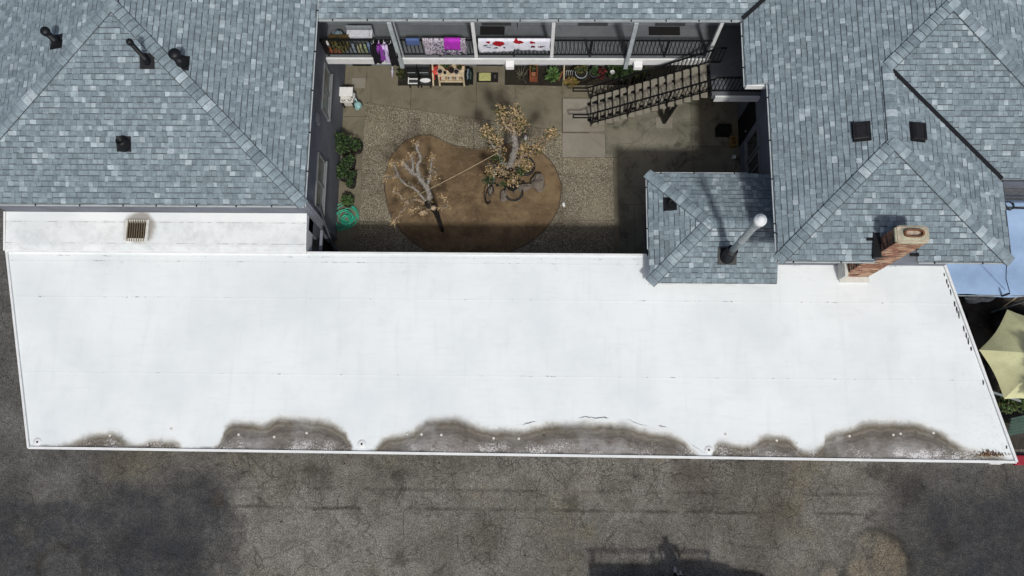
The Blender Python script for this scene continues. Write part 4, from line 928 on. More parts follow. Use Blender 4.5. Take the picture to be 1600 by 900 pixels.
T2 = {'M': ([(-0.57, 9.36, 1.4), (-0.47, 9.49, 1.9), (-0.39, 9.61, 2.2), (-0.39, 9.68, 2.5), (-0.42, 9.83, 2.7), (-0.44, 9.92, 2.9)], .12, .09), 'M1': ([(-0.42, 9.89, 2.85), (-0.51, 10.02, 3.0), (-0.49, 10.16, 3.2), (-0.38, 10.29, 3.5)], .06, .05), 'M2': ([(-0.42, 9.89, 2.85), (-0.31, 9.98, 3.0), (-0.28, 10.12, 3.2)], .06, .05), 'M3': ([(-0.4, 9.91, 2.9), (-0.26, 9.92, 3.0), (-0.17, 10.03, 3.15)], .055, .045), 'M4': ([(-0.46, 9.91, 2.9), (-0.65, 9.97, 3.1), (-0.77, 10.19, 3.3)], .055, .045), 'M5': ([(-0.77, 10.19, 3.3), (-0.8, 10.33, 3.5)], .03, .02), 'Lf': ([(-0.57, 9.32, 1.4), (-0.79, 9.37, 1.7), (-0.88, 9.53, 1.9), (-0.93, 9.64, 2.1), (-1.07, 9.72, 2.3), (-1.17, 9.87, 2.5), (-1.2, 10.04, 2.7)], .09, .045), 'L2': ([(-0.93, 9.64, 2.1), (-0.85, 9.65, 2.3), (-0.95, 9.8, 2.5)], .05, .045), 'L3': ([(-1.11, 9.8, 2.3), (-1.28, 9.99, 2.6)], .04, .035), 'Rt': ([(-0.53, 9.32, 1.4), (-0.3, 9.41, 1.7), (-0.15, 9.53, 1.9), (0.1, 9.55, 2.1), (0.29, 9.59, 2.3)], .08, .05), 'R2': ([(0.1, 9.55, 2.1), (0.27, 9.75, 2.4), (0.5, 9.8, 2.6), (0.69, 9.89, 2.8)], .05, .03), 'R3': ([(-0.15, 9.53, 1.9), (-0.17, 9.65, 2.2)], .05, .05), 'Fr': ([(-0.55, 9.28, 1.3), (-0.71, 9.08, 1.5), (-0.88, 9.15, 1.7), (-1.15, 9.06, 1.9)], .08, .045), 'F2': ([(-0.57, 9.28, 1.3), (-0.47, 8.97, 1.6), (-0.44, 8.75, 1.8)], .06, .05), 'F3': ([(-0.53, 9.28, 1.3), (-0.23, 9.17, 1.6), (-0.04, 9.25, 1.8)], .06, .04)}
t2 = thing('pollarded_tree', 'pruned tree with tan cut stubs and small green shoots above the bicycles', 'tree', (-.51, 9.2, 0), 'pruned trees in the bed')
q = MB(); C = catmull([(-.51, 9.2, 0), (-.51, 9.24, .5), (-.53, 9.28, 1.0), (-.56, 9.32, 1.5)], 5); q.tube(C, [.24, .2, .17, .16, .15, .15, .15, .14, .14, .14, .15, .16, .17, .17, .16, .1], 11, 0, True, .12, g); part('trunk', q, M_BARKD, t2, True)
fo = MB()
for k, (P, r0, r1) in T2.items():
    limb(t2, P, r0, r1, g, M_BARK if k in ('M', 'Lf') else M_BARKT)
    if k == 'M': continue
    fo.leaves(P[-1], (.21, .21, .15), 115, .065, g, (0, 0, 1, 2, 2, 2, 3), .3, .2)
    for p in P[1:-1]: fo.leaves(p, (.21, .21, .14), 46, .06, g, (0, 1, 2, 2, 3), .3, .3)
    for _ in range(5):
        p = Vector(P[-1]); d = Vector((g.gauss(0, 1), g.gauss(0, 1), g.uniform(.2, 1.2))).normalized()*g.uniform(.1, .3); fo.tube([p, p+d], [.012, .006], 4, 2)
for c_, r_, n_ in (((-1.2, 8.85, 1.6), (.2, .16, .12), 90), ((-.2, 9.1, 1.7), (.16, .13, .1), 80), ((-.95, 9.45, 1.9), (.2, .18, .14), 100), ((-.8, 10.3, 3.45), (.12, .1, .1), 50), ((-.78, 8.85, 1.2), (.15, .12, .1), 50)):
    fo.leaves(c_, r_, n_, .07, g, (3, 4, 4, 0), .3, .2)
part('foliage', fo, LEAFY+LEAF[:2], t2, stuff=True)
# rope between the trees
q = MB(); a, b_ = Vector((-3.42, 8.06, 2.28)), Vector((-.93, 9.5, 2.2)); q.tube([a.lerp(b_, k/16)-Vector((0, 0, .06*math.sin(math.pi*k/16))) for k in range(17)], .013, 6)
solo('rope', q, mat('tan_rope', (150, 136, 108), .2), 'thin tan rope strung between the two pruned trees', 'rope')
# rocks
def rock(c_, r, seed, label):
    q = MB(); q.blob(c_, r, seed, .45, 0, 11, 7, .8); gg = random.Random(seed); q.v = [(x+gg.uniform(-.1, .1)*r[0], y+gg.uniform(-.1, .1)*r[1], z+gg.uniform(-.1, .1)*r[2]) for x, y, z in q.v]; o = solo('rock', q, mat('grey_rock', (112, 104, 94), .3, 6., .9, .7), label, 'rock', False, 'rocks under the tree'); return o
rock((.33, 9.28, .18), (.24, .24, .22), 3, 'large grey rock lying at the right of the bicycle wheel'); rock((-.12, 9.12, .12), (.24, .14, .16), 5, 'flat tan rock between the tree and the big grey rock')
rock((-.78, 8.83, .12), (.14, .17, .15), 8, 'small upright rock between the two bicycles'); rock((-.3, 8.72, .06), (.06, .05, .05), 9, 'fist-sized stone just below the round bicycle wheel')
# bicycles
def bicycle(name_label, c1, c2, tilt, h, colf):
    """two wheel centres, wheel axle direction (tilt) -> frame between"""
    c1, c2 = Vector(c1), Vector(c2); axl = Vector(tilt).normalized()
    bk = thing('bicycle', name_label, 'bicycle', (c1+c2)/2-Vector((0, 0, min(c1.z, c2.z))), 'bicycles under the tree')
    d = (c2-c1); d = (d-axl*d.dot(axl)).normalized(); up = axl.cross(d)
    if up.z < -.1 or (abs(up.z) < .1 and up.y > 0): up = -up
    for c_ in (c1, c2):
        wl = link('wheel', None, bk, c_); q = MB(); R_ = .3
        q.tube([c_+d*math.cos(6.2832*k/28)*R_+up*math.sin(6.2832*k/28)*R_ for k in range(29)], .022, 7, 0, False); part('tyre', q, M_POTB, wl, True)
        q = MB(); q.tube([c_+d*math.cos(6.2832*k/28)*.272+up*math.sin(6.2832*k/28)*.272 for k in range(29)], .01, 6, 0, False); part('rim', q, mat('worn_rim', (70, 70, 70), .3, 8., .5), wl, True)
        q = MB(); q.tube([c_-axl*.05, c_+axl*.05], .022, 8)
        for k in range(14):
            a_ = 6.2832*k/14; q.tube([c_+axl*(.02 if k % 2 else -.02), c_+d*math.cos(a_)*.265+up*math.sin(a_)*.265], .003, 3)
        part('hub_and_spokes', q, mat('worn_rim', (70, 70, 70)), wl)
    L = (c2-c1).length; bb = c1+d*L*.42+up*-.02; seat = c1+d*L*.3+up*.48; head = c1+d*L*.82+up*.5; hb = c1+d*L*.84+up*.36
    q = MB()
    for a_, b2, r in ((c1, bb, .012), (c1, seat, .011), (bb, seat, .017), (bb, hb, .019), (seat-up*.05, head-up*.03, .017), (head, hb, .02)): q.tube([a_, b2], r, 8)
    part('frame', q, colf, bk, True)
    q = MB(); q.tube([hb, hb+(c2-hb)*.3+axl*.05, c2+axl*.05], .013, 7); q.tube([hb, hb+(c2-hb)*.3-axl*.05, c2-axl*.05], .013, 7); part('fork', q, M_GALV, bk, True)
    q = MB(); hs = head+up*.08; q.tube([head, hs], .014, 7); q.tube([hs-axl*.28-d*.06, hs-axl*.18, hs, hs+axl*.18, hs+axl*.28-d*.06], .013, 7); part('handlebar', q, M_GALV, bk, True)
    q = MB(); q.tube([seat, seat+up*.06], .012, 7); q.blob(seat+up*.09, (.07, .07, .035), 2, .1); q.blob(seat+up*.09+d*.12, (.04, .04, .025), 3, .1); part('saddle', q, M_POTB, bk, True)
    q = MB(); q.tube([bb-axl*.06, bb+axl*.06], .03, 8); q.tube([bb+axl*.06, bb+axl*.06-up*.16], .01, 6); q.tube([bb-axl*.06, bb-axl*.06+up*.16], .01, 6); q.bx(-.04, .04, -.03, .03, -.01, .01, 0, Matrix.Translation(bb+axl*.09-up*.16)); part('crank', q, M_BLACK, bk)
bicycle('bicycle lying flat on the soil, its round wheel facing up below the tree', (-.46, 8.95, .16), (-.08, 9.8, .22), (.12, -.1, 1), 0, M_POTB)
bicycle('upright silver bicycle leaning against the left side of the pruned tree', (-1.24, 8.8, .3), (-.95, 9.75, .32), (.93, -.3, .25), 0, M_GALV)
# ================================================================ potted shrubs by the left wall
def pot(mb_, c_, r, h, n=14):
    mb_.lathe([(r*.72, 0), (r*.95, h*.85), (r*1.05, h*.86), (r*1.05, h), (r*.92, h), (r*.9, h*.88)], c_, n)
def potted(label, c_, r, h, fol, nl, size, pm=None, leafm=None, group='plants in pots along the left wall', stems=5, name='potted_plant', shell=.3):
    c_ = Vector(c_); t = thing(name, label, 'plant', c_, group); q = MB(); pot(q, c_, r, h); part('pot', q, pm or M_POTB, t, True)
    q = MB(); q.lathe([(r*.9, 0), (r*.4, .015), (.001, .02)], c_+Vector((0, 0, h*.9)), 12); part('potting_soil', q, M_MUCK, t)
    q = MB(); gg = random.Random(label); top = Vector(fol[0])
    for k in range(stems):
        e_ = top+Vector((gg.uniform(-.6, .6)*fol[1][0], gg.uniform(-.6, .6)*fol[1][1], gg.uniform(-.3, .5)*fol[1][2]))
        q.tube([c_+Vector((gg.uniform(-.3, .3)*r, gg.uniform(-.3, .3)*r, h*.9)), (c_+Vector((0, 0, h))).lerp(e_, .5)+Vector((gg.uniform(-.04, .04), gg.uniform(-.04, .04), .04)), e_], [.012, .009, .005], 5)
    part('stem', q, M_BARKD, t)
    q = MB()
    for k in range(6):
        cc = top+Vector((gg.uniform(-.55, .55)*fol[1][0], gg.uniform(-.55, .55)*fol[1][1], gg.uniform(-.4, .5)*fol[1][2])); q.leaves(cc, tuple(x*.6 for x in fol[1]), nl//6, size, gg, (0, 0, 1, 1, 2), .35, shell)
    part('foliage', q, leafm or LEAF, t, stuff=True); return t
potted('largest dark green shrub, topmost of the row by the left wall', (-6.02, 10.28, 0), .17, .3, ((-6.0, 10.38, .75), (.3, .3, .3)), 700, .09)
potted('round shrub in a wide black tub right of the largest shrub', (-5.62, 10.42, 0), .2, .28, ((-5.64, 10.44, .42), (.2, .2, .16)), 260, .08)
potted('leafy plant in black pot, third from the top by the wall', (-5.82, 9.85, 0), .19, .3, ((-5.83, 9.9, .48), (.2, .22, .18)), 300, .08)
potted('sprawling plant leaning on the wall below the window corner', (-6.0, 9.4, 0), .16, .3, ((-6.0, 9.5, .55), (.17, .3, .22)), 300, .09)
potted('dark pot with sparse leaves in the middle of the row', (-5.72, 9.45, 0), .14, .26, ((-5.73, 9.47, .32), (.12, .12, .08)), 90, .07)
potted('dark pot with thin leaves just above the square planter', (-5.76, 9.18, 0), .16, .26, ((-5.78, 9.18, .32), (.13, .12, .08)), 90, .07)
potted('bright leaved plant in black tub right above the green hose', (-5.83, 8.58, 0), .2, .26, ((-5.84, 8.62, .36), (.19, .18, .12)), 280, .1, leafm=[LEAF[1], LEAF[2], LEAF[1]])
# hose coil
q = MB(); g = random.Random(77); P = []
for k in range(26*13):
    a_ = 6.2832*k/26; lp = k/26; r = .24+.09*math.sin(lp*2.3)-.07*math.sin(lp*1.7); ph = lp*2.4; of = .13+.05*math.sin(lp*1.3)
    P.append((-5.9+of*math.cos(ph)+r*math.cos(a_), 8.05+of*math.sin(ph)+r*math.sin(a_), .02+.016*(lp % 5)+.006*math.sin(a_*3+lp)))
P += [(-5.55, 8.2, .015), (-5.7, 7.9, .015), (-6.0, 7.75, .015), (-6.15, 7.6, .02)]
q.tube(P, .014, 6); solo('garden_hose', q, mat('green_hose', (52, 172, 138), .2, 5., .35, .02, spec=.5), 'coiled turquoise green garden hose on the concrete by the wall', 'hose', True)
# ================================================================ white grill cart by the left wall
gc = thing('gas_grill', 'small white cabinet with hinged lid and two burners beside the left wall', 'stove', (-6.0, 12.1, 0))
q = MB(); q.bx(-6.17, -5.83, 11.95, 12.2, .05, .62); bevel(part('body', q, mat('cabinet_white', (206, 204, 196), .1), gc), .015)
q = MB(); q.bx(-6.2, -5.76, 12.02, 12.34, .64, .7); bevel(part('lid', q, mat('lid_white', (226, 226, 222), .05), gc), .012)
q = MB(); q.bx(-6.19, -5.77, 11.86, 12.02, .5, .56); bevel(part('shelf', q, mat('cabinet_white', (206, 204, 196)), gc), .01)
for x in (-6.08, -5.87):
    q = MB(); q.tube([(x+.055*math.cos(6.2832*k/14), 11.94+.045*math.sin(6.2832*k/14), .572) for k in range(15)], .011, 6); part('burner_ring', q, M_BLACK, gc)
q = MB(); q.bx(-5.76, -5.7, 11.96, 12.16, .48, .62); part('side_tray', q, mat('tray', (176, 178, 176)), gc)
for x in (-6.14, -5.82):
    q = MB(); q.bx(x-.02, x+.02, 11.9, 11.94, 0, .5); part('leg', q, M_BLACK, gc)
q = MB(); q.blob((-5.63, 11.83, .36), (.11, .15, .13), 6, .35, 0, 14, 9); q.tube([(-5.66, 11.95, .44), (-5.7, 12.02, .52), (-5.73, 12.05, .55)], [.03, .02, .012], 6)
solo('plastic_bag', q, mat('pale_blue_plastic', (158, 198, 196), .15, 9., .35, .3), 'pale blue plastic bag hanging off the white cabinet', 'bag', True)
q = MB(); q.blob((-6.05, 12.45, .22), (.13, .12, .22), 3, .25, 0, 10, 7); solo('trash_bag', q, mat('black_bag', (20, 20, 22), .2, 12., .4, .3), 'black bag standing behind the white cabinet', 'bag', True)
# ================================================================ under the walkway
def cabinet(x0, x1, label, pan):
    t = thing('barbecue_smoker', label, 'barbecue', ((x0+x1)/2, 12.95, 0), 'black barbecues under the walkway')
    q = MB(); q.bx(x0, x1, 12.86, 13.3, .1, .95); bevel(part('body', q, M_BLACK, t), .02)
    q = MB(); xm = (x0+x1)/2
    for k in range(10):
        a0, a1 = math.pi*k/10, math.pi*(k+1)/10; f = lambda a_: (13.08-.23*math.cos(a_), .952+.17*math.sin(a_))
        q.face([(x0, *f(a0)), (x1, *f(a0)), (x1, *f(a1)), (x0, *f(a1))])
    q.face([(x0, 13.08-.23*math.cos(math.pi*k/10), .952+.17*math.sin(math.pi*k/10)) for k in range(11)]); q.face([(x1, 13.08-.23*math.cos(math.pi*k/10), .952+.17*math.sin(math.pi*k/10)) for k in range(11)][::-1])
    part('lid', q, M_BLACK, t)
    q = MB(); q.bx(x0+.02, x1-.02, 12.62, 12.86, .3, .325); part('front_shelf', q, mat('shelf_dark', (52, 54, 56), .2), t)
    q = MB()
    if pan: q.lathe([(.14, 0), (.15, .03), (.13, .03)], (xm, 12.74, .335), 16, 0, 1.2, .5)
    else: q.bx(x0+.01, x0+.04, 12.62, 12.85, .327, .36); q.bx(x0+.04, x1-.03, 12.78, 12.81, .33, .36); q.bx(x0+.04, x1-.03, 12.62, 12.65, .33, .36)
    part('white_tray', q, M_TRIM, t)
    q = MB(); q.tube([(x0+.05, 12.8, .8), (x1-.05, 12.8, .8)], .012, 6); part('handle', q, M_GALV, t)
    for x in (x0+.04, x1-.04):
        q = MB(); q.bx(x-.02, x+.02, 12.64, 12.68, 0, .3); part('leg', q, M_BLACK, t)
cabinet(-4.02, -3.66, 'black barbecue with white rack shelf, the left of the pair under the walkway', False); cabinet(-3.63, -3.24, 'black barbecue with white oval pan, the right of the pair under the walkway', True)
q = MB(); q.bar((-3.2, 12.72, .01), (-3.17, 13.35, .95), .05, .025); solo('wood_plank', q, M_WOOD, 'pale plank leaning on the wall between barbecue and red stool', 'plank')
st = thing('stool', 'red plastic stool left of the white plant bench', 'stool', (-3.05, 13.05, 0)); q = MB(); q.lathe([(.15, 0), (.165, .02), (.16, .035), (.0, .03)], (-3.05, 13.05, .46), 16); part('seat', q, mat('red_plastic', (206, 78, 70), .12, 8., .5), st, True)
for k in range(4):
    a_ = .785+1.571*k; q = MB(); q.bar((-3.05+.12*math.cos(a_), 13.05+.12*math.sin(a_), .47), (-3.05+.17*math.cos(a_), 13.05+.17*math.sin(a_), 0), .04, .025); part('leg', q, MATS['red_plastic'], st)
pb = thing('plant_bench', 'cream wooden bench crowded with flower pots under the walkway', 'bench', (-2.6, 13.0, 0))
for k in range(4):
    q = MB(); q.bx(-3.0, -2.13, 12.78+k*.13, 12.895+k*.13, .55, .58); bevel(part('slat', q, M_WOOD, pb), .004)
for x, y in ((-2.98, 12.72), (-2.16, 12.72), (-2.98, 13.28), (-2.16, 13.28)):
    q = MB(); q.bar((x, y, 0), (x*.985-.03, y+(.06 if y < 13 else -.02), .55), .055, .04); part('leg', q, M_WOOD, pb)
q = MB(); q.bx(-2.98, -2.16, 12.76, 12.8, .16, .22); part('stretcher', q, M_WOOD, pb); q = MB(); q.bx(-2.92, -2.22, 12.82, 13.2, .2, .215); part('lower_shelf', q, M_WOOD, pb)
pots = [(-2.92, 12.9, .09, 'cream pot of dark soil at the left front corner of the bench', (196, 186, 170), 0), (-2.38, 12.9, .085, 'steel-rimmed dark pot at the right front of the bench', (150, 152, 154), 0), (-2.76, 12.88, .05, 'tiny black pot beside the cream pot on the bench', (30, 28, 28), 0), (-2.55, 12.95, .1, 'wide brown pot in the middle front of the bench', (70, 40, 34), 0), (-2.7, 13.06, .1, 'reddish brown pot in the middle of the bench', (110, 60, 46), 30), (-2.28, 13.06, .09, 'clay pot at the right side of the bench', (140, 86, 62), 20), (-2.6, 13.24, .11, 'big dark red pot at the back of the bench', (96, 44, 40), 20), (-2.85, 13.2, .1, 'pot with yellow green sprouts at the back left of the bench', (90, 70, 50), 160), (-2.4, 13.26, .1, 'pot with green leaves at the back of the bench', (80, 60, 50), 120), (-2.16, 13.22, .09, 'pot with pink petals at the back right corner', (150, 96, 80), 60)]
for i, (x, y, r, lb, c_, nl) in enumerate(pots):
    t = thing('flower_pot', lb, 'pot', (x, y, .582), 'pots on the cream bench'); q = MB(); pot(q, Vector((x, y, .582)), r, r*1.5); part('pot', q, mat('potc%d' % i, c_, .15), t, True)
    q = MB(); q.lathe([(r*.9, 0), (.001, .012)], (x, y, .582+r*1.33), 12); part('potting_soil', q, M_MUCK, t)
    if nl: q = MB(); q.leaves((x, y, .582+r*1.9), (r*.9, r*.9, r*.6), nl, .07, random.Random(i), (0, 1, 2), .4); part('foliage', q, [mat('petal_pink', (196, 110, 110)), mat('petal_dark', (120, 50, 50)), LEAF[1]] if i == 9 else ([LEAFY[0], LEAF[2], LEAF[2]] if i == 7 else LEAF), t)
q = MB(); g = random.Random(2)
for k in range(9): x = -2.85+k*.075; q.bx(x, x+.05, 12.84, 12.98, .216, .25+g.uniform(0, .05), k % 3)
solo('shelf_clutter', q, [mat('paper_white', (190, 186, 178)), mat('carton_tan', (150, 118, 78)), mat('carton_grey', (110, 104, 98))], 'row of small packets on the lower shelf of the bench', 'packets')
bn = thing('storage_tub', 'dark green tub full of bottles right of the bench', 'tub', (-1.98, 12.98, 0)); q = MB(); q.bx(-2.1, -1.86, 12.76, 13.2, 0, .02); q.bx(-2.1, -2.08, 12.76, 13.2, .02, .36); q.bx(-1.88, -1.86, 12.76, 13.2, .02, .36); q.bx(-2.08, -1.88, 12.76, 12.78, .02, .36); q.bx(-2.08, -1.88, 13.18, 13.2, .02, .36); part('tub', q, mat('tub_green', (20, 26, 24), .2), bn)
for k in range(14): q = MB(); q.lathe([(.028, 0), (.028, .14), (.012, .18), (.012, .22), (.0, .22)], (-2.05+.055*(k % 3)+g.uniform(0, .02), 12.82+.08*(k//3), .16+g.uniform(-.05, .03)), 8); part('bottle', q, mat('bottle_%d' % (k % 3), ((150, 160, 164), (60, 84, 96), (96, 110, 100))[k % 3], .2, 6., .25), bn, True)
q = MB(); q.bx(-1.75, -1.03, 12.85, 13.2, .005, .02); solo('door_mat', q, mat('mat_black', (24, 22, 22), .3, 20.), 'black rubber mat by the wall vent with a sponge-like cushion on it', 'mat')
q = MB(); q.bx(-1.68, -1.27, 12.88, 13.17, .022, .09); o = solo('cushion', q, mat('cushion_yellow', (170, 170, 112), .2, 12., .95, .4), 'square yellow green cushion on the black mat', 'cushion'); bevel(o, .03, 3)
q = MB(); q.bx(-1.17, -1.1, 12.98, 13.1, .022, .05); solo('sandal', q, mat('sandal_grey', (70, 66, 66)), 'dark sandal on the right end of the black mat', 'sandal')
# bed plants under the walkway
def spiky(label, c_, n_, L, m_, group, name='aloe_plant'):
    c_ = Vector(c_); t = thing(name, label, 'plant', c_, group); gg = random.Random(label)
    for k in range(n_):
        a_ = 6.2832*k/n_+gg.uniform(-.2, .2); el = gg.uniform(.25, 1.2); l = L*gg.uniform(.6, 1.15); d = Vector((math.cos(a_)*math.cos(el), math.sin(a_)*math.cos(el), math.sin(el)))
        q = MB(); q.tube([c_, c_+d*l*.35+Vector((0, 0, .04)), c_+d*l*.7+Vector((0, 0, .03)), c_+d*l-Vector((0, 0, .06*l))], [.016, .02, .013, .002], 5); part('leaf', q, m_, t, True)
spiky('grey spiky succulent beside the brown planter in the wall bed', (-.25, 13.0, .05), 16, .42, mat('succulent_grey', (92, 92, 78), .25), 'plants in the wall bed')
pl = thing('planter', 'reddish brown wooden planter in the wall bed', 'planter', (.15, 13.05, 0))
for n_, B_ in (('end_board', (.03, .29, 12.85, 12.88)), ('end_board', (.03, .29, 13.3, 13.33)), ('side_board', (.03, .06, 12.88, 13.3)), ('side_board', (.26, .29, 12.88, 13.3))): q = MB(); q.bx(*B_, .03, .32); part(n_, q, M_CLAY, pl)
q = MB(); q.bx(.06, .26, 12.88, 13.3, .03, .2); part('potting_soil', q, M_MUCK, pl); q = MB(); q.leaves((.15, 13.25, .36), (.14, .1, .1), 60, .08, random.Random(6), (0, 1), .3); part('foliage', q, [LEAF[0], LEAFY[0]], pl)
q = MB(); q.bx(.09, .23, 12.95, 13.1, .2, .26); part('clay_lump', q, mat('clay_pale', (150, 100, 70)), pl)
cb = thing('leafy_plant', 'bright green broad leaved plant in the wall bed', 'plant', (.8, 13.0, .03), 'plants in the wall bed'); q = MB(); q.leaves((.8, 13.02, .2), (.2, .17, .12), 70, .17, random.Random(9), (0, 1, 1), .5, .3, .35); part('foliage', q, [LEAF[1], LEAF[2]], cb); q = MB(); q.tube([(.8, 13.0, .03), (.8, 13.02, .2)], .02, 6); part('stem', q, LEAF[1], cb)
tr = thing('garden_trellis', 'thin leaning sticks and white wire rack in the wall bed', 'trellis', (1.25, 13.1, 0)); q = MB(); q.bar((1.18, 12.85, .03), (1.16, 13.4, .9), .03); part('stick', q, M_WOOD, tr); q = MB(); q.bar((1.0, 12.9, .05), (1.12, 13.1, .3), .035); part('stick', q, M_CLAY, tr)
for k in range(4): q = MB(); q.tube([(1.25+k*.07, 13.1, .03), (1.25+k*.07, 13.12, .32), (1.29+k*.07, 13.12, .32)], .006, 5); part('wire', q, M_TRIM, tr)
def clump(label, c_, r, n_, size, ms, group='plants in the wall bed', name='bed_plant'):
    c_ = Vector(c_); t = thing(name, label, 'plant', (c_.x, c_.y, .02), group); q = MB(); gg = random.Random(label)
    q.leaves(c_, r, n_, size, gg, tuple(range(len(ms))), .5, .2); part('foliage', q, ms, t, stuff=True); q = MB()
    for k in range(5): q.tube([(c_.x+gg.uniform(-.3, .3)*r[0], c_.y+gg.uniform(-.3, .3)*r[1], max(.02, c_.z-r[2]*1.4 if c_.z > 2 else .02)), (c_.x+gg.uniform(-.6, .6)*r[0], c_.y+gg.uniform(-.6, .6)*r[1], c_.z)], .006, 4)
    part('stem', q, M_BARKD, t)
clump('yellow olive grassy clump at the front of the wall bed', (1.42, 12.82, .1), (.24, .12, .1), 240, .09, [LEAFY[0], mat('grass_yellow', (128, 116, 52)), LEAFY[1]])
potted('pale grey bowl with trailing leaves in the wall bed', (1.74, 13.05, 0), .2, .34, ((1.74, 13.15, .45), (.2, .16, .12)), 160, .09, M_POTG, [LEAF[0], LEAFY[0], LEAF[1]], 'plants in the wall bed')
potted('dark grey pot half hidden right of the pale bowl', (2.18, 13.1, 0), .17, .26, ((2.18, 13.12, .34), (.15, .14, .08)), 120, .08, mat('pot_dgrey', (78, 84, 86)), None, 'plants in the wall bed')
clump('dark red leaved plant between pots and stair', (2.42, 13.05, .3), (.12, .14, .26), 150, .08, [mat('leaf_red', (112, 34, 44)), mat('leaf_wine', (70, 26, 32)), LEAF[0]])
clump('dense dark shrub behind the lower stair', (3.0, 13.1, .35), (.5, .26, .3), 700, .09, LEAF)
clump('small green clump at the stair end of the wall bed', (3.7, 13.05, .25), (.3, .22, .2), 260, .08, [LEAF[0], LEAF[1], LEAFY[0]])
q = MB(); q.lathe([(.07, 0), (.085, .1), (.075, .105), (.06, .02)], (2.75, 12.95, .5), 12, 0, 1, .8); solo('white_cup', q, M_TRIM, 'small white hanging cup above the dark shrub', 'cup', True)
bw = thing('spare_bicycle_rim', 'white rimmed wheel propped under the hanging clothes', 'bicycle rim', (-4.55, 13.05, 0)); q = MB(); q.tube([(-4.55+.07*math.sin(6.2832*k/24)*.5, 13.1+.2*math.cos(6.2832*k/24), .3+.28*math.sin(6.2832*k/24)) for k in range(25)], .022, 7, 0, False); part('rim', q, mat('rim_lilac', (196, 190, 204)), bw, True); q = MB(); q.tube([(-4.6, 13.1, .3), (-4.5, 13.1, .3)], .03, 8); part('hub', q, M_GALV, bw)
clump('weedy dark clump left of the barbecues', (-4.28, 13.1, .15), (.14, .24, .13), 160, .07, [LEAF[0], LEAFY[0], LEAF[0]])
# ================================================================ laundry and walkway clutter
def drape(name, label, cat, x0, x1, front, back, m_, seed=0, hem=None, yy=12.42, rail=3.735, off=.03, group=None, sub=None):
    gg = random.Random(seed); nx = max(8, int((x1-x0)/.05)); rows = []; ph = gg.uniform(0, 6); q = MB()
    prof = [(off+.012, -back*(1-k/5)) for k in range(5)]+[(off, 0), (0, .012+off*.3), (-off, 0)]+[(-off-.012, -front*(k+1)/9) for k in range(9)]
    for j, (dy, dz) in enumerate(prof):
        for i in range(nx+1):
            f = i/nx; x = x0+(x1-x0)*f; am = .022*min(1, abs(dz)/.35)
            wv = am*math.sin(x*21+ph+dz*2)+am*.6*math.sin(x*47+ph*2-dz*3)
            h_ = 1.0 if hem is None else hem(f)
            q.v.append((x+.01*math.sin(dz*9+ph), yy+dy-abs(wv)*(1 if dy < 0 else -1)-(.012*abs(dz) if dy < 0 else 0), rail+.03+dz*(h_ if dy < 0 else 1)))
    for j in range(len(prof)-1):
        for i in range(nx): a_ = j*(nx+1)+i; q.f.append((a_, a_+1, a_+nx+2, a_+nx+1)); q.i.append(0)
    o = solo(name, q, m_, label, cat, True, group); so_ = o.modifiers.new('thick', 'SOLIDIFY'); so_.thickness = .006; return o
def m_zebra():
    t = NT('animal_print'); P = t.loc(); v = t.noise(5.2, 2, .5, t.scale(P, (1, 1, .85)), 2.2)
    c = t.mix(t.sm(t.m_('ABSOLUTE', t.m_('SUBTRACT', v, .5)), .035, .05), S(58, 50, 84), S(186, 178, 186)); return t.out(c, .9)
def m_roses():
    t = NT('rose_print'); X, Y, Z = t.xyz(); P = t.vadd(t.vec(X, 0., Z), t.scale(t.noise(9, 3, v=t.vec(X, 0., Z), col=True), (.12, 0, .12)))
    c = t.mix(t.sm(t.noise(3, 3), .4, .7), S(226, 226, 232), S(206, 208, 220)); off = .06
    def spot(c, x, z, r, col, sx=1., sz=1.):
        d = t.N.new('ShaderNodeVectorMath'); d.operation = 'LENGTH'; t.L.new(t.scale(t.vadd(P, (-x-off, 0, -z-off)), (sx, 1, sz)), d.inputs[0]); return t.mix(t.sm(d.outputs['Value'], r, r*.85), c, col)
    red = t.mix(t.sm(t.noise(16, 3), .45, .6), S(168, 22, 34), S(120, 10, 24)); dk = S(34, 38, 52); tl = S(60, 90, 104)
    for x, z, r, col, sx, sz in ((-1.3, 3.5, .05, dk, .7, 1.6), (-1.2, 3.38, .05, tl, .7, 1.4), (-.98, 3.36, .05, dk, .8, 1.3), (-.72, 3.36, .04, dk, 1, 1), (-1.12, 3.52, .04, dk, .6, 1.8), (-1.2, 3.66, .06, red, 1, 1), (-.9, 3.6, .15, red, .8, 1.), (-.3, 3.68, .1, red, .6, 1.2), (-.38, 3.72, .08, red, 1, 1), (.1, 3.66, .07, red, .8, 1), (.12, 3.44, .07, dk, .9, 1), (.32, 3.44, .06, S(80, 20, 30), .8, 1), (.42, 3.44, .04, dk, .6, 1.5), (.12, 3.46, .035, red, 1, 1), (.3, 3.46, .03, S(226, 226, 232), 1, 1)): c = spot(c, x, z, r, col, sx, sz)
    return t.out(c, .9)
drape('towel', 'blue towel folded over the walkway railing', 'towel', -3.62, -3.22, .28, .3, mat('blue_towel', (78, 98, 142), .15, 12., .95, .3), 1, group='laundry on the railing')
drape('bed_sheet', 'purple and white animal print sheet hung on the railing', 'sheet', -3.12, -1.86, .86, .5, m_zebra(), 2, lambda f: .97+.05*math.sin(f*19), group='laundry on the railing')
drape('towel', 'magenta towel laid over the animal print sheet', 'towel', -2.5, -2.02, .5, .4, mat('magenta_cloth', (174, 50, 178), .14, 7., .9, .2), 3, None, off=.05, group='laundry on the railing')
drape('tablecloth', 'white cloth with red rose print hung on the railing', 'cloth', -1.5, .62, .68, .5, m_roses(), 4, lambda f: (.72 if .49 < f < .57 else (1.05-.25*f if f < .49 else .82+.1*(f-.55))), group='laundry on the railing')
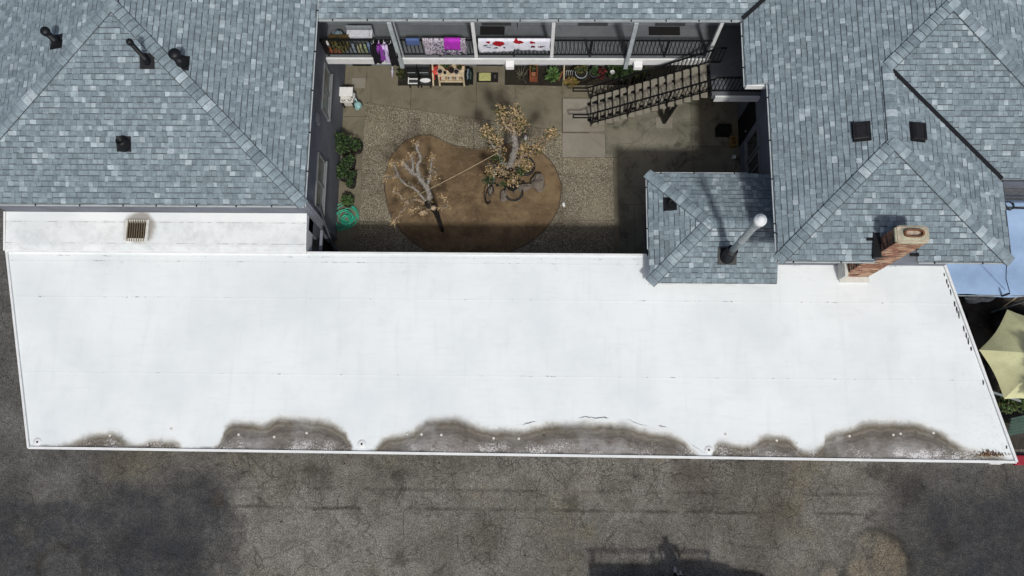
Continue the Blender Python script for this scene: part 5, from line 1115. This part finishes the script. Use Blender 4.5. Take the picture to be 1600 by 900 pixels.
def garment(label, x, w_, L, m_, seed, z=3.72, y=12.3):
    gg = random.Random(seed); t = thing('hanging_garment', label, 'garment', (x, y, z-L), 'clothes hanging on the railing'); q = MB(); ph = gg.uniform(0, 6); n_ = 16; rows = 12
    for j in range(rows+1):
        f = j/rows; ww = w_*(.45+.75*min(1, f*2.4)); dd = .05+.07*f
        for k in range(n_):
            a_ = 6.2832*k/n_; fold = 1+.22*f*math.sin(5*a_+ph)+.1*math.sin(3*a_+f*4)
            q.v.append((x+math.cos(a_)*ww/2*fold+.02*math.sin(f*4+ph), y+math.sin(a_)*dd*fold-.03*f, z-L*f*(1+.06*math.sin(a_*2+ph))))
    for j in range(rows):
        for k in range(n_): a_ = j*n_+k; b2 = j*n_+(k+1) % n_; q.f.append((a_, b2, b2+n_, a_+n_)); q.i.append(0)
    q.f.append(tuple(range(n_))); q.i.append(0); part('body', q, m_, t, True)
    for s in (-1, 1):
        q = MB(); q.tube([(x+s*w_*.3, y-.02, z-.08), (x+s*w_*.5, y-.06, z-L*.35), (x+s*w_*.48, y-.07, z-L*.62)], [.05, .045, .04], 8, 0, True, .12, gg); part('sleeve', q, m_, t, True)
    q = MB(); q.tube([(x, y+.1, z+.03), (x, y+.04, z+.07), (x, y, z+.02), (x-w_*.3, y, z-.05)], .006, 5); part('hanger', q, M_TRIM, t)
MBK = mat('black_cloth', (20, 18, 24), .3, 9., .95, .3)
garment('black jacket at the left of the hanging clothes', -4.56, .24, 1.05, MBK, 1); garment('purple shirt between the black jackets', -4.4, .16, .82, mat('purple_cloth', (130, 62, 150), .2, 9.), 2); garment('pale lilac shirt next to the purple shirt', -4.26, .14, 1.0, mat('lilac_cloth', (196, 182, 214), .12, 9.), 3); garment('black jacket beside the grey walkway post', -4.05, .24, 1.2, MBK, 4)
# walkway clutter left bay
FLZ = 2.722
ck = thing('drying_rack', 'white shelf box with folded linen on the walkway', 'rack', (-5.05, 12.9, FLZ)); q = MB(); q.bx(-5.45, -4.68, 12.66, 12.92, FLZ+.6, FLZ+.64); part('shelf', q, mat('linen_white', (196, 198, 204), .08), ck)
q = MB(); q.bx(-5.45, -4.68, 12.93, 12.97, FLZ+.2, FLZ+.82); part('back_panel', q, M_POTG, ck)
for x in (-5.42, -4.71): q = MB(); q.bx(x-.02, x+.02, 12.68, 12.72, FLZ, FLZ+.6); part('leg', q, M_GALV, ck)
q = MB(); q.bx(-5.38, -4.75, 12.67, 12.9, FLZ+.645, FLZ+.72); bevel(part('folded_linen', q, mat('linen_white', (196, 198, 204)), ck), .03)
g = random.Random(41)
for i, (x, c_, lb) in enumerate(((-5.3, (120, 130, 140), 'grey'), (-5.12, (150, 150, 120), 'beige'), (-4.95, (128, 140, 110), 'sage green'), (-4.8, (110, 130, 160), 'pale blue'), (-4.66, (70, 90, 140), 'dark blue'))):
    q = MB(); q.bx(x-.07, x+.07, 12.5, 12.64, FLZ, FLZ+.3+g.uniform(0, .15)); bevel(solo('storage_box', q, mat('box_'+lb.replace(' ', '_'), c_, .2, 14.), '%s box behind the balusters under the white shelf' % lb, 'box', False, 'boxes behind the balusters'), .012)
clump('dry brown hanging plant in the left corner of the walkway', (-5.7, 12.5, FLZ+.5), (.3, .12, .35), 420, .08, [LEAFY[0], mat('leaf_brown', (74, 58, 34)), LEAF[0]], 'walkway plants', 'dry_plant')
q = MB(); q.lathe([(.14, 0), (.16, .3), (.17, .31), (.15, .3)], (-5.75, 12.8, FLZ+.25), 14); q.blob((-5.75, 12.8, FLZ+.56), (.14, .13, .06), 3, .35); solo('laundry_bucket', q, mat('bucket_blue', (120, 138, 148), .2), 'pale blue bucket in the back corner of the walkway', 'bucket', True)
q = MB(); q.bx(-6.0, -5.35, 12.62, 12.78, FLZ+.6, FLZ+.66); bevel(solo('rolled_rug', q, mat('rug_brown', (76, 62, 36), .3, 30., .95, .4), 'brown rug folded on the walkway behind the dry plant', 'rug'), .025)
q = MB(); q.blob((-6.03, 12.55, FLZ+.55), (.07, .09, .14), 2, .2); solo('plastic_jug', q, mat('jug_white', (198, 196, 196), .08), 'white jug at the left end of the walkway railing', 'jug', True)
q = MB(); q.bx(-6.1, -5.65, 12.47, 12.6, FLZ, FLZ+.2); bevel(solo('window_box', q, M_CLAY, 'terracotta trough planter at the left end of the walkway', 'planter'), .015)
for x0, x1, lb in ((-1.5, -.75, 'left'), (3.65, 4.6, 'right')):
    q = MB(); q.bx(x0, x1, 13.12, 13.4, FLZ, FLZ+.015); solo('door_mat', q, mat('mat_black', (24, 22, 22)), 'black door mat on the walkway floor, the %s of two' % lb, 'mat', False, 'door mats on the walkway')
q = MB(); q.tube([(-.32, 13.3, FLZ), (-.32, 13.3, FLZ+.5)], .02, 6); solo('walkway_stick', q, M_POTG, 'short grey stick standing on the walkway behind the rose cloth', 'stick')
# ================================================================ right side of the courtyard
cr = thing('wooden_crate', 'small yellow tan crate against the right wall', 'crate', (6.7, 10.7, 0)); q = MB()
for k in range(3): q.bx(6.6, 6.8, 10.55, 10.57, .02+k*.1, .1+k*.1); q.bx(6.6, 6.8, 10.83, 10.85, .02+k*.1, .1+k*.1)
part('end_slats', q, mat('crate_wood', (150, 122, 70), .25, 12.), cr); q = MB()
for k in range(3): q.bx(6.6, 6.62, 10.57, 10.83, .02+k*.1, .1+k*.1); q.bx(6.78, 6.8, 10.57, 10.83, .02+k*.1, .1+k*.1)
part('side_slats', q, MATS['crate_wood'], cr); q = MB(); q.bx(6.62, 6.78, 10.57, 10.83, .0, .02); part('bottom', q, MATS['crate_wood'], cr)
q = MB(); q.lathe([(.05, 0), (.07, .14), (.06, .14), (.045, .01)], (6.72, 10.2, .0), 12); solo('paper_cup', q, M_TRIM, 'white paper cup on the ground by the right wall', 'cup', True)
sf = thing('shelf_unit', 'dark low metal shelf in the shade beside the crate', 'shelf', (6.4, 10.95, 0))
for z in (.1, .45): q = MB(); q.bx(6.15, 6.6, 10.9, 11.2, z, z+.02); part('shelf', q, M_POTB, sf)
for x in (6.17, 6.58):
    for y in (10.92, 11.18): q = MB(); q.bx(x-.012, x+.012, y-.012, y+.012, 0, .5); part('leg', q, M_POTB, sf)
for x, y, lb in ((-.09, 10.88, 'white paper scrap on the aggregate above the right tree'), (1.16, 8.57, 'white paper scrap at the right edge of the bed'), (-.35, 8.98, 'white scrap inside the round bicycle wheel')):
    q = MB(); q.blob((x, y, .03), (.05, .07, .02), int(x*50), .5, 0, 8, 4); solo('paper_scrap', q, M_TRIM, lb, 'litter', False, 'paper scraps')
# ================================================================ neighbouring yard on the right
tp = thing('tarp_canopy', 'light blue tarp stretched over the yard beyond the right building', 'canopy', (13.6, 6.3, 0)); q = MB(); nx, ny = 26, 20
for j in range(ny+1):
    for i in range(nx+1):
        u_, v_ = i/nx, j/ny; x = 12.0+5.2*u_; y = 5.13+3.0*v_; z = 2.5+.18*v_-.10*math.sin(math.pi*u_)*math.sin(math.pi*v_)+.015*math.sin(u_*23+v_*5)+.02*math.sin(v_*17)
        q.v.append((x, y+.05*math.sin(u_*14)*(1 if j == 0 else 0), z))
for j in range(ny):
    for i in range(nx): a_ = j*(nx+1)+i; q.f.append((a_, a_+1, a_+nx+2, a_+nx+1)); q.i.append(0)
part('tarp', q, mat('blue_tarp', (146, 172, 203), .06, 1.1, .6, .3, fine=5, fv=.06), tp, True)
q = MB(); q.tube([(12.0, 5.13, 2.5), (17.2, 5.13, 2.5)], .02, 6); q.tube([(12.0, 8.13, 2.66), (17.2, 8.13, 2.66)], .02, 6); part('frame', q, M_GALV, tp)
for x, y in ((12.2, 5.13), (14.6, 5.13), (17.1, 5.13)): q = MB(); q.bar((x, y, -.01), (x, y, 2.5), .05); part('pole', q, M_GALV, tp)
q = MB(); q.bx(13.55, 13.6, 5.1, 5.14, 2.5, 2.9); part('finial', q, M_BLACK, tp)
q = MB(); q.tube([(12.42, 5.8, 5.2), (12.9, 5.6, 4.1), (13.3, 5.45, 3.3), (13.7, 5.2, 2.7)], .012, 5); q.tube([(12.44, 7.0, 5.2), (12.55, 6.85, 5.15), (12.7, 6.95, 5.1), (13.4, 6.9, 5.0), (17, 7.2, 5.3)], .014, 5)
q.tube([(12.5+.12*math.cos(k*.7), 6.95+.12*math.sin(k*.7), 5.2+.004*k) for k in range(20)], .01, 5); solo('overhead_cable', q, M_BLACK, 'black cables looping from the right eave to the blue tarp', 'cable', True)
nw_ = thing('neighbour_wall', 'grey boarded wall with dark rails under the right eave', 'wall', (14, 8.3, 0)); 
for k in range(10): q = MB(); q.bx(12.0+k*.5, 12.49+k*.5, 7.98, 8.04, 0, 3.4); part('board', q, mat('board_grey', (100, 100, 102), .15), nw_)
for y in (7.75, 7.5): q = MB(); q.bx(12.0, 17, y-.03, y+.03, 3.3, 3.36); part('rail', q, M_GUTD, nw_)
# yellow parasol
um = thing('parasol', 'pale yellow parasol open over the yard at the right edge', 'umbrella', (14.35, 3.45, 0)); cx, cy = 14.42, 3.4; n_ = 6; Rr = 1.5; q = MB(); top = Vector((cx, cy, 2.75)); K = 8; sub = 6
angs = [math.atan2(3.62-cy, 12.87-cx)+6.2832*k/n_ for k in range(n_)]
pts = []
for k in range(n_):
    a0, a1 = angs[k], angs[k]+6.2832/n_
    P0 = Vector((cx+math.cos(a0)*Rr, cy+math.sin(a0)*Rr, 2.2)); P1 = Vector((cx+math.cos(a1)*Rr, cy+math.sin(a1)*Rr, 2.2)); base = len(q.v)
    for i in range(K+1):
        for j in range(sub+1):
            f = i/K; s = j/sub; p = P0.lerp(P1, s); c_ = top.lerp(p, f); sag = math.sin(math.pi*s)*f
            c_ += (Vector((cx, cy, c_.z))-c_)*(.09*sag*f)-Vector((0, 0, .07*sag)); c_.z += .12*math.sin(math.pi*f)*(1-.3*sag); q.v.append(tuple(c_))
    for i in range(K):
        for j in range(sub): a_ = base+i*(sub+1)+j; q.f.append((a_, a_+1, a_+sub+2, a_+sub+1)); q.i.append(0)
part('canopy', q, mat('yellow_canvas', (200, 200, 156), .12, 2.5, .85, .15), um, True)
q = MB(); q.tube([(cx, cy, 0), (cx, cy, 2.8)], .022, 8); part('pole', q, M_GALV, um)
for a_ in angs: q = MB(); q.tube([(cx, cy, 2.66), (cx+math.cos(a_)*Rr*.97, cy+math.sin(a_)*Rr*.97, 2.17)], .01, 5); part('rib', q, M_GALV, um)
q = MB(); q.lathe([(.28, 0), (.28, .05), (.08, .09), (.03, .3), (.0, .3)], (cx, cy, -.01), 18); part('base', q, M_POTB, um)
fr = thing('metal_frame', 'pale metal bracket frame below the yellow parasol', 'frame', (13.4, 2.4, 0)); q = MB(); q.bar((13.05, 2.55, 1.8), (14.2, 2.2, 1.75), .06); part('top_bar', q, M_GALV, fr); q = MB(); q.bar((13.08, 2.5, 1.8), (13.3, 1.7, 1.2), .05); q.bar((13.05, 2.55, 1.8), (13.05, 2.55, 0), .05); part('strut', q, M_GALV, fr)
clump('leafy shrub below the yellow parasol at the right edge', (14.35, 2.3, 1.1), (.42, .38, .6), 900, .1, [LEAF[1], LEAFY[0], LEAF[2], LEAF[0]], 'yard plants', 'yard_shrub')
clump('dark low shrub behind the white roof corner', (13.9, 1.7, .4), (.5, .45, .35), 600, .1, [LEAF[0], LEAF[0], LEAF[1]], 'yard plants', 'yard_shrub')
yt = thing('added_shade_tree', 'unseen leafy tree added beyond the right edge to shade the parasol', 'tree', (15.2, 1.7, 0)); q = MB(); q.tube(catmull([(15.2, 1.7, 0), (15.1, 1.8, 1.5), (14.9, 2.0, 2.8), (14.7, 2.2, 3.8)], 4), [.06, .058, .055, .05, .05, .048, .045, .042, .04, .038, .03, .025, .02], 8); part('trunk', q, M_BARK, yt, True); q = MB(); g = random.Random(66)  # tree added out of view so that its crown shades the parasol
for c_, r_ in (((14.3, 1.9, 3.6), .3), ((14.45, 2.45, 3.75), .3), ((15.0, 2.1, 3.9), .45), ((14.35, 3.0, 3.8), .28), ((14.8, 2.7, 4.2), .35)): q.leaves(c_, (r_, r_, r_*.8), 150, .15, g, (0, 1, 2), .3)
part('crown', q, LEAF, yt, stuff=True)
lg = thing('folded_lounger', 'dark green folded lounger in the yard beside the white roof corner', 'lounger', (14.9, 1.5, 0))
for k in range(6): q = MB(); q.bar((14.4+k*.02, 1.3+k*.09, .5+.02*k), (15.6, 1.55+k*.09, .6), .075, .02); part('slat', q, mat('lounger_green', (66, 88, 78), .2), lg)
for x, y in ((14.5, 1.35), (15.5, 1.55), (14.5, 1.75), (15.5, 2.0)): q = MB(); q.bar((x, y, 0), (x, y, .52), .03); part('leg', q, M_GUTD, lg)
q = MB(); q.bx(14.72, 15.4, .42, .72, 0, .15); bevel(solo('red_bin', q, mat('red_lid', (146, 40, 54), .2), 'dull red lidded box in the alley by the right verge', 'box'), .04)
q = MB(); g = random.Random(3); q.blob((13.95, 5.45, .55), (.4, .13, .12), 5, .5, 0, 18, 8); solo('plastic_sheet', q, mat('clear_plastic', (150, 156, 160), .35, 9., .3, .5), 'crumpled clear plastic sheet under the edge of the blue tarp', 'plastic', True)
q = MB(); q.lathe([(.12, 0), (.16, .2), (.17, .22), (.14, .2)], (13.6, 5.0, -.01), 14); solo('bucket', q, M_POTB, 'dark bucket on the soil below the blue tarp edge', 'bucket', True)
q = MB(); q.bar((14.6, 5.1, .3), (14.9, 5.5, 1.3), .03); solo('garden_stick', q, M_WOOD, 'pale stick leaning out below the blue tarp', 'stick')
yb = thing('storage_pile', 'dark covered heap under the blue tarp', 'heap', (15.2, 4.6, 0)); q = MB(); q.blob((15.2, 4.7, .3), (.7, .5, .55), 6, .3, 0, 16, 10); part('cover', q, mat('dark_cover', (24, 24, 26), .3, 6., .6, .3), yb, True)
# ================================================================ pickup and person below the frame
pk_ = thing('pickup_truck', 'dark pickup with ladder rack parked at the bottom edge, mostly its shadow in view', 'truck', (4.7, -4.2, -.03))
MT = mat('truck_paint', (40, 44, 52), .1, 2., .3, .02, spec=.5); ya, yb_ = -5.22, -3.37
def loft(secs, m_, nm, seg_mats=None):
    q = MB(); k = len(secs[0])
    for s in secs: q.v += s
    for i in range(len(secs)-1):
        for j in range(k): q.f.append((i*k+j, i*k+(j+1) % k, (i+1)*k+(j+1) % k, (i+1)*k+j)); q.i.append(0)
    q.f += [tuple(range(k))[::-1], tuple((len(secs)-1)*k+j for j in range(k))]; q.i += [0, 0]; return bevel(part(nm, q, m_, pk_), .05, 3)
def sec(x, z0, z1, t_=0.): return [(x, ya, z0), (x, yb_, z0), (x, yb_-t_*.3, (z0+z1)/2+.1), (x, yb_-t_, z1), (x, ya+t_, z1), (x, ya+t_*.3, (z0+z1)/2+.1)]
loft([sec(2.1, .45, 1.28), sec(2.15, .4, 1.3), sec(4.15, .4, 1.3), sec(6.1, .4, 1.28, .04), sec(7.15, .4, 1.12, .1), sec(7.4, .45, .95, .2)], MT, 'body')
loft([sec(4.15, 1.25, 1.28, .1), sec(4.25, 1.25, 1.82, .22), sec(5.6, 1.25, 1.82, .22), sec(6.3, 1.25, 1.3, .12)], mat('cab_glass', (24, 28, 32), .1, 2., .1, 0, spec=.6), 'cab_glass')
q = MB(); q.bx(4.22, 5.62, ya+.2, yb_-.2, 1.81, 1.86); bevel(part('cab_roof', q, MT, pk_), .03)
for x in (3.05, 6.4):
    for y in (ya+.05, yb_-.05):
        w_ = link('wheel', None, pk_, (x, y, .35)); q = MB(); q.tube([(x, y-.12, .35), (x, y-.08, .35), (x, y+.08, .35), (x, y+.12, .35)], [.3, .37, .37, .3], 20); part('tyre', q, M_POTB, w_, True); q = MB(); q.tube([(x, y-.125, .35), (x, y+.125, .35)], [.2, .2], 14); part('rim', q, M_GALV, w_)
for x in (2.3, 4.1, 5.75):
    q = MB()
    for y in (ya+.08, yb_-.08): q.bar((x, y, 1.25 if x < 5 else 1.3), (x, y, 1.95), .05)
    q.bar((x, ya+.08, 1.95), (x, yb_-.08, 1.95), .05); part('rack_hoop', q, M_BLACK, pk_)
for y in (ya+.08, yb_-.08): q = MB(); q.bar((2.1, y, 1.98), (5.85, y, 1.98), .06); part('rack_rail', q, M_BLACK, pk_)
for y in (ya+.3, yb_-.3): q = MB(); q.bx(7.3, 7.44, y-.15, y+.15, .7, .88); part('headlight', q, M_TRIM, pk_)
# person standing by the truck
pe = thing('person', 'person in black and white trousers and pale shoes at the bottom edge', 'person', (4.46, -2.8, -.03))
def skin(nm, V, E_, Rd, m_, root=0):
    me = bpy.data.meshes.new(nm); me.from_pydata(V, E_, []); me.materials.append(m_); o = link(nm, me, pe)
    md = o.modifiers.new('skin', 'SKIN'); sv = me.skin_vertices[0].data if me.skin_vertices else None
    if sv is None:
        me.attributes.new('x', 'FLOAT', 'POINT')
    for i, r in enumerate(Rd):
        if me.skin_vertices: me.skin_vertices[0].data[i].radius = (r, r) if not isinstance(r, tuple) else r; me.skin_vertices[0].data[i].use_root = (i == root)
    sb = o.modifiers.new('sub', 'SUBSURF'); sb.levels = 1; sb.render_levels = 2; return o
def body_tube(nm, chains, m_, rings=12):
    """closed tapered limbs that share their root inside the torso, one mesh"""
    q = MB()
    for P, R_ in chains:
        C = catmull(P, 4); rs = []
        for i in range(len(R_)-1): rs += [R_[i]+(R_[i+1]-R_[i])*k/4 for k in range(4)]
        rs.append(R_[-1]); q.tube(C, rs, rings)
    o = part(nm, q, m_, pe, True); rm = o.modifiers.new('remesh', 'REMESH'); rm.mode = 'VOXEL'; rm.voxel_size = .014; rm.use_smooth_shade = True; return o
bx_, by_ = 4.47, -2.92
def m_trouser():
    t = NT('striped_trousers'); X, Y, Z = t.xyz(t.loc()); c = t.mix(t.sm(t.m_('ABSOLUTE', t.m_('SUBTRACT', t.m_('ABSOLUTE', t.m_('SUBTRACT', X, 4.49)), .055)), .035, .045, 1., 0.), S(20, 20, 23), S(216, 220, 226)); c = t.mix(t.m_('MULTIPLY', t.sm(X, 4.44, 4.45), t.sm(X, 4.475, 4.465)), c, S(210, 214, 220)); t.bump(t.noise(14, 3), .3, .02); return t.out(c, .9)
ch = [([(bx_, by_, .92), (bx_-.09, by_+.02, .8), (bx_-.08, by_+.1, .48), (bx_-.02, by_+.02, .1)], [.13, .1, .07, .055]), ([(bx_, by_, .92), (bx_+.09, by_, .8), (bx_+.1, by_+.03, .48), (bx_+.13, by_-.1, .1)], [.13, .1, .07, .055])]
body_tube('trousers', ch, m_trouser())
tor = [([(bx_, by_, .88), (bx_, by_-.01, 1.1), (bx_, by_, 1.3), (bx_, by_, 1.45)], [.14, .15, .17, .08]), ([(bx_-.12, by_, 1.4), (bx_-.24, by_, 1.3), (bx_-.28, by_+.03, 1.08)], [.07, .06, .05]), ([(bx_+.12, by_, 1.4), (bx_+.24, by_, 1.3), (bx_+.27, by_+.05, 1.08)], [.07, .06, .05])]
body_tube('shirt', tor, MBK)
MSK = mat('skin', (176, 128, 104), .1, 6., .6, .05)
arm = [([(bx_, by_, 1.4), (bx_, by_+.01, 1.52)], [.055, .05]), ([(bx_, by_+.01, 1.52), (bx_, by_+.02, 1.58), (bx_, by_+.02, 1.66), (bx_, by_+.01, 1.72)], [.06, .085, .09, .05]), ([(bx_, by_+.1, 1.61), (bx_, by_+.125, 1.59)], [.018, .012])]
for s, e_ in ((-1, (bx_-.28, by_+.03, 1.08)), (1, (bx_+.27, by_+.05, 1.08))):
    w0 = Vector(e_); w1 = w0+Vector((s*-.01, -.02, -.22)); arm.append(([w0, w0.lerp(w1, .5), w1], [.042, .036, .028])); arm.append(([w1, w1+Vector((0, .02, -.07))], [.034, .03]))
    for k in range(4): b0 = w1+Vector((0, .047-.018*k, -.08)); l = (.06, .075, .07, .055)[k]; arm.append(([b0, b0+Vector((0, .005, -l*.6)), b0+Vector((-s*.02, .01, -l))], [.0095, .009, .008]))
    b0 = w1+Vector((0, .04, -.03)); arm.append(([b0, b0+Vector((-s*.01, .03, -.035)), b0+Vector((-s*.01, .035, -.06))], [.012, .011, .009]))
q = MB(); o = body_tube('body', arm, MSK); o.modifiers['remesh'].voxel_size = .007
q = MB(); q.blob((bx_, by_-.005, 1.69), (.1, .11, .09), 4, .08, 0, 16, 10); part('hair', q, mat('hair_dark', (30, 24, 20)), pe, True)
for x, y in ((bx_-.02, by_+.09), (bx_+.13, by_-.03)):
    q = MB(); q.blob((x, y+.06, .025), (.05, .135, .05), 3, .05, 0, 14, 8); q.blob((x, y-.02, .07), (.048, .06, .05), 3, .05, 0, 12, 8); part('shoe', q, mat('beige_shoe', (200, 194, 188), .1), pe, True)
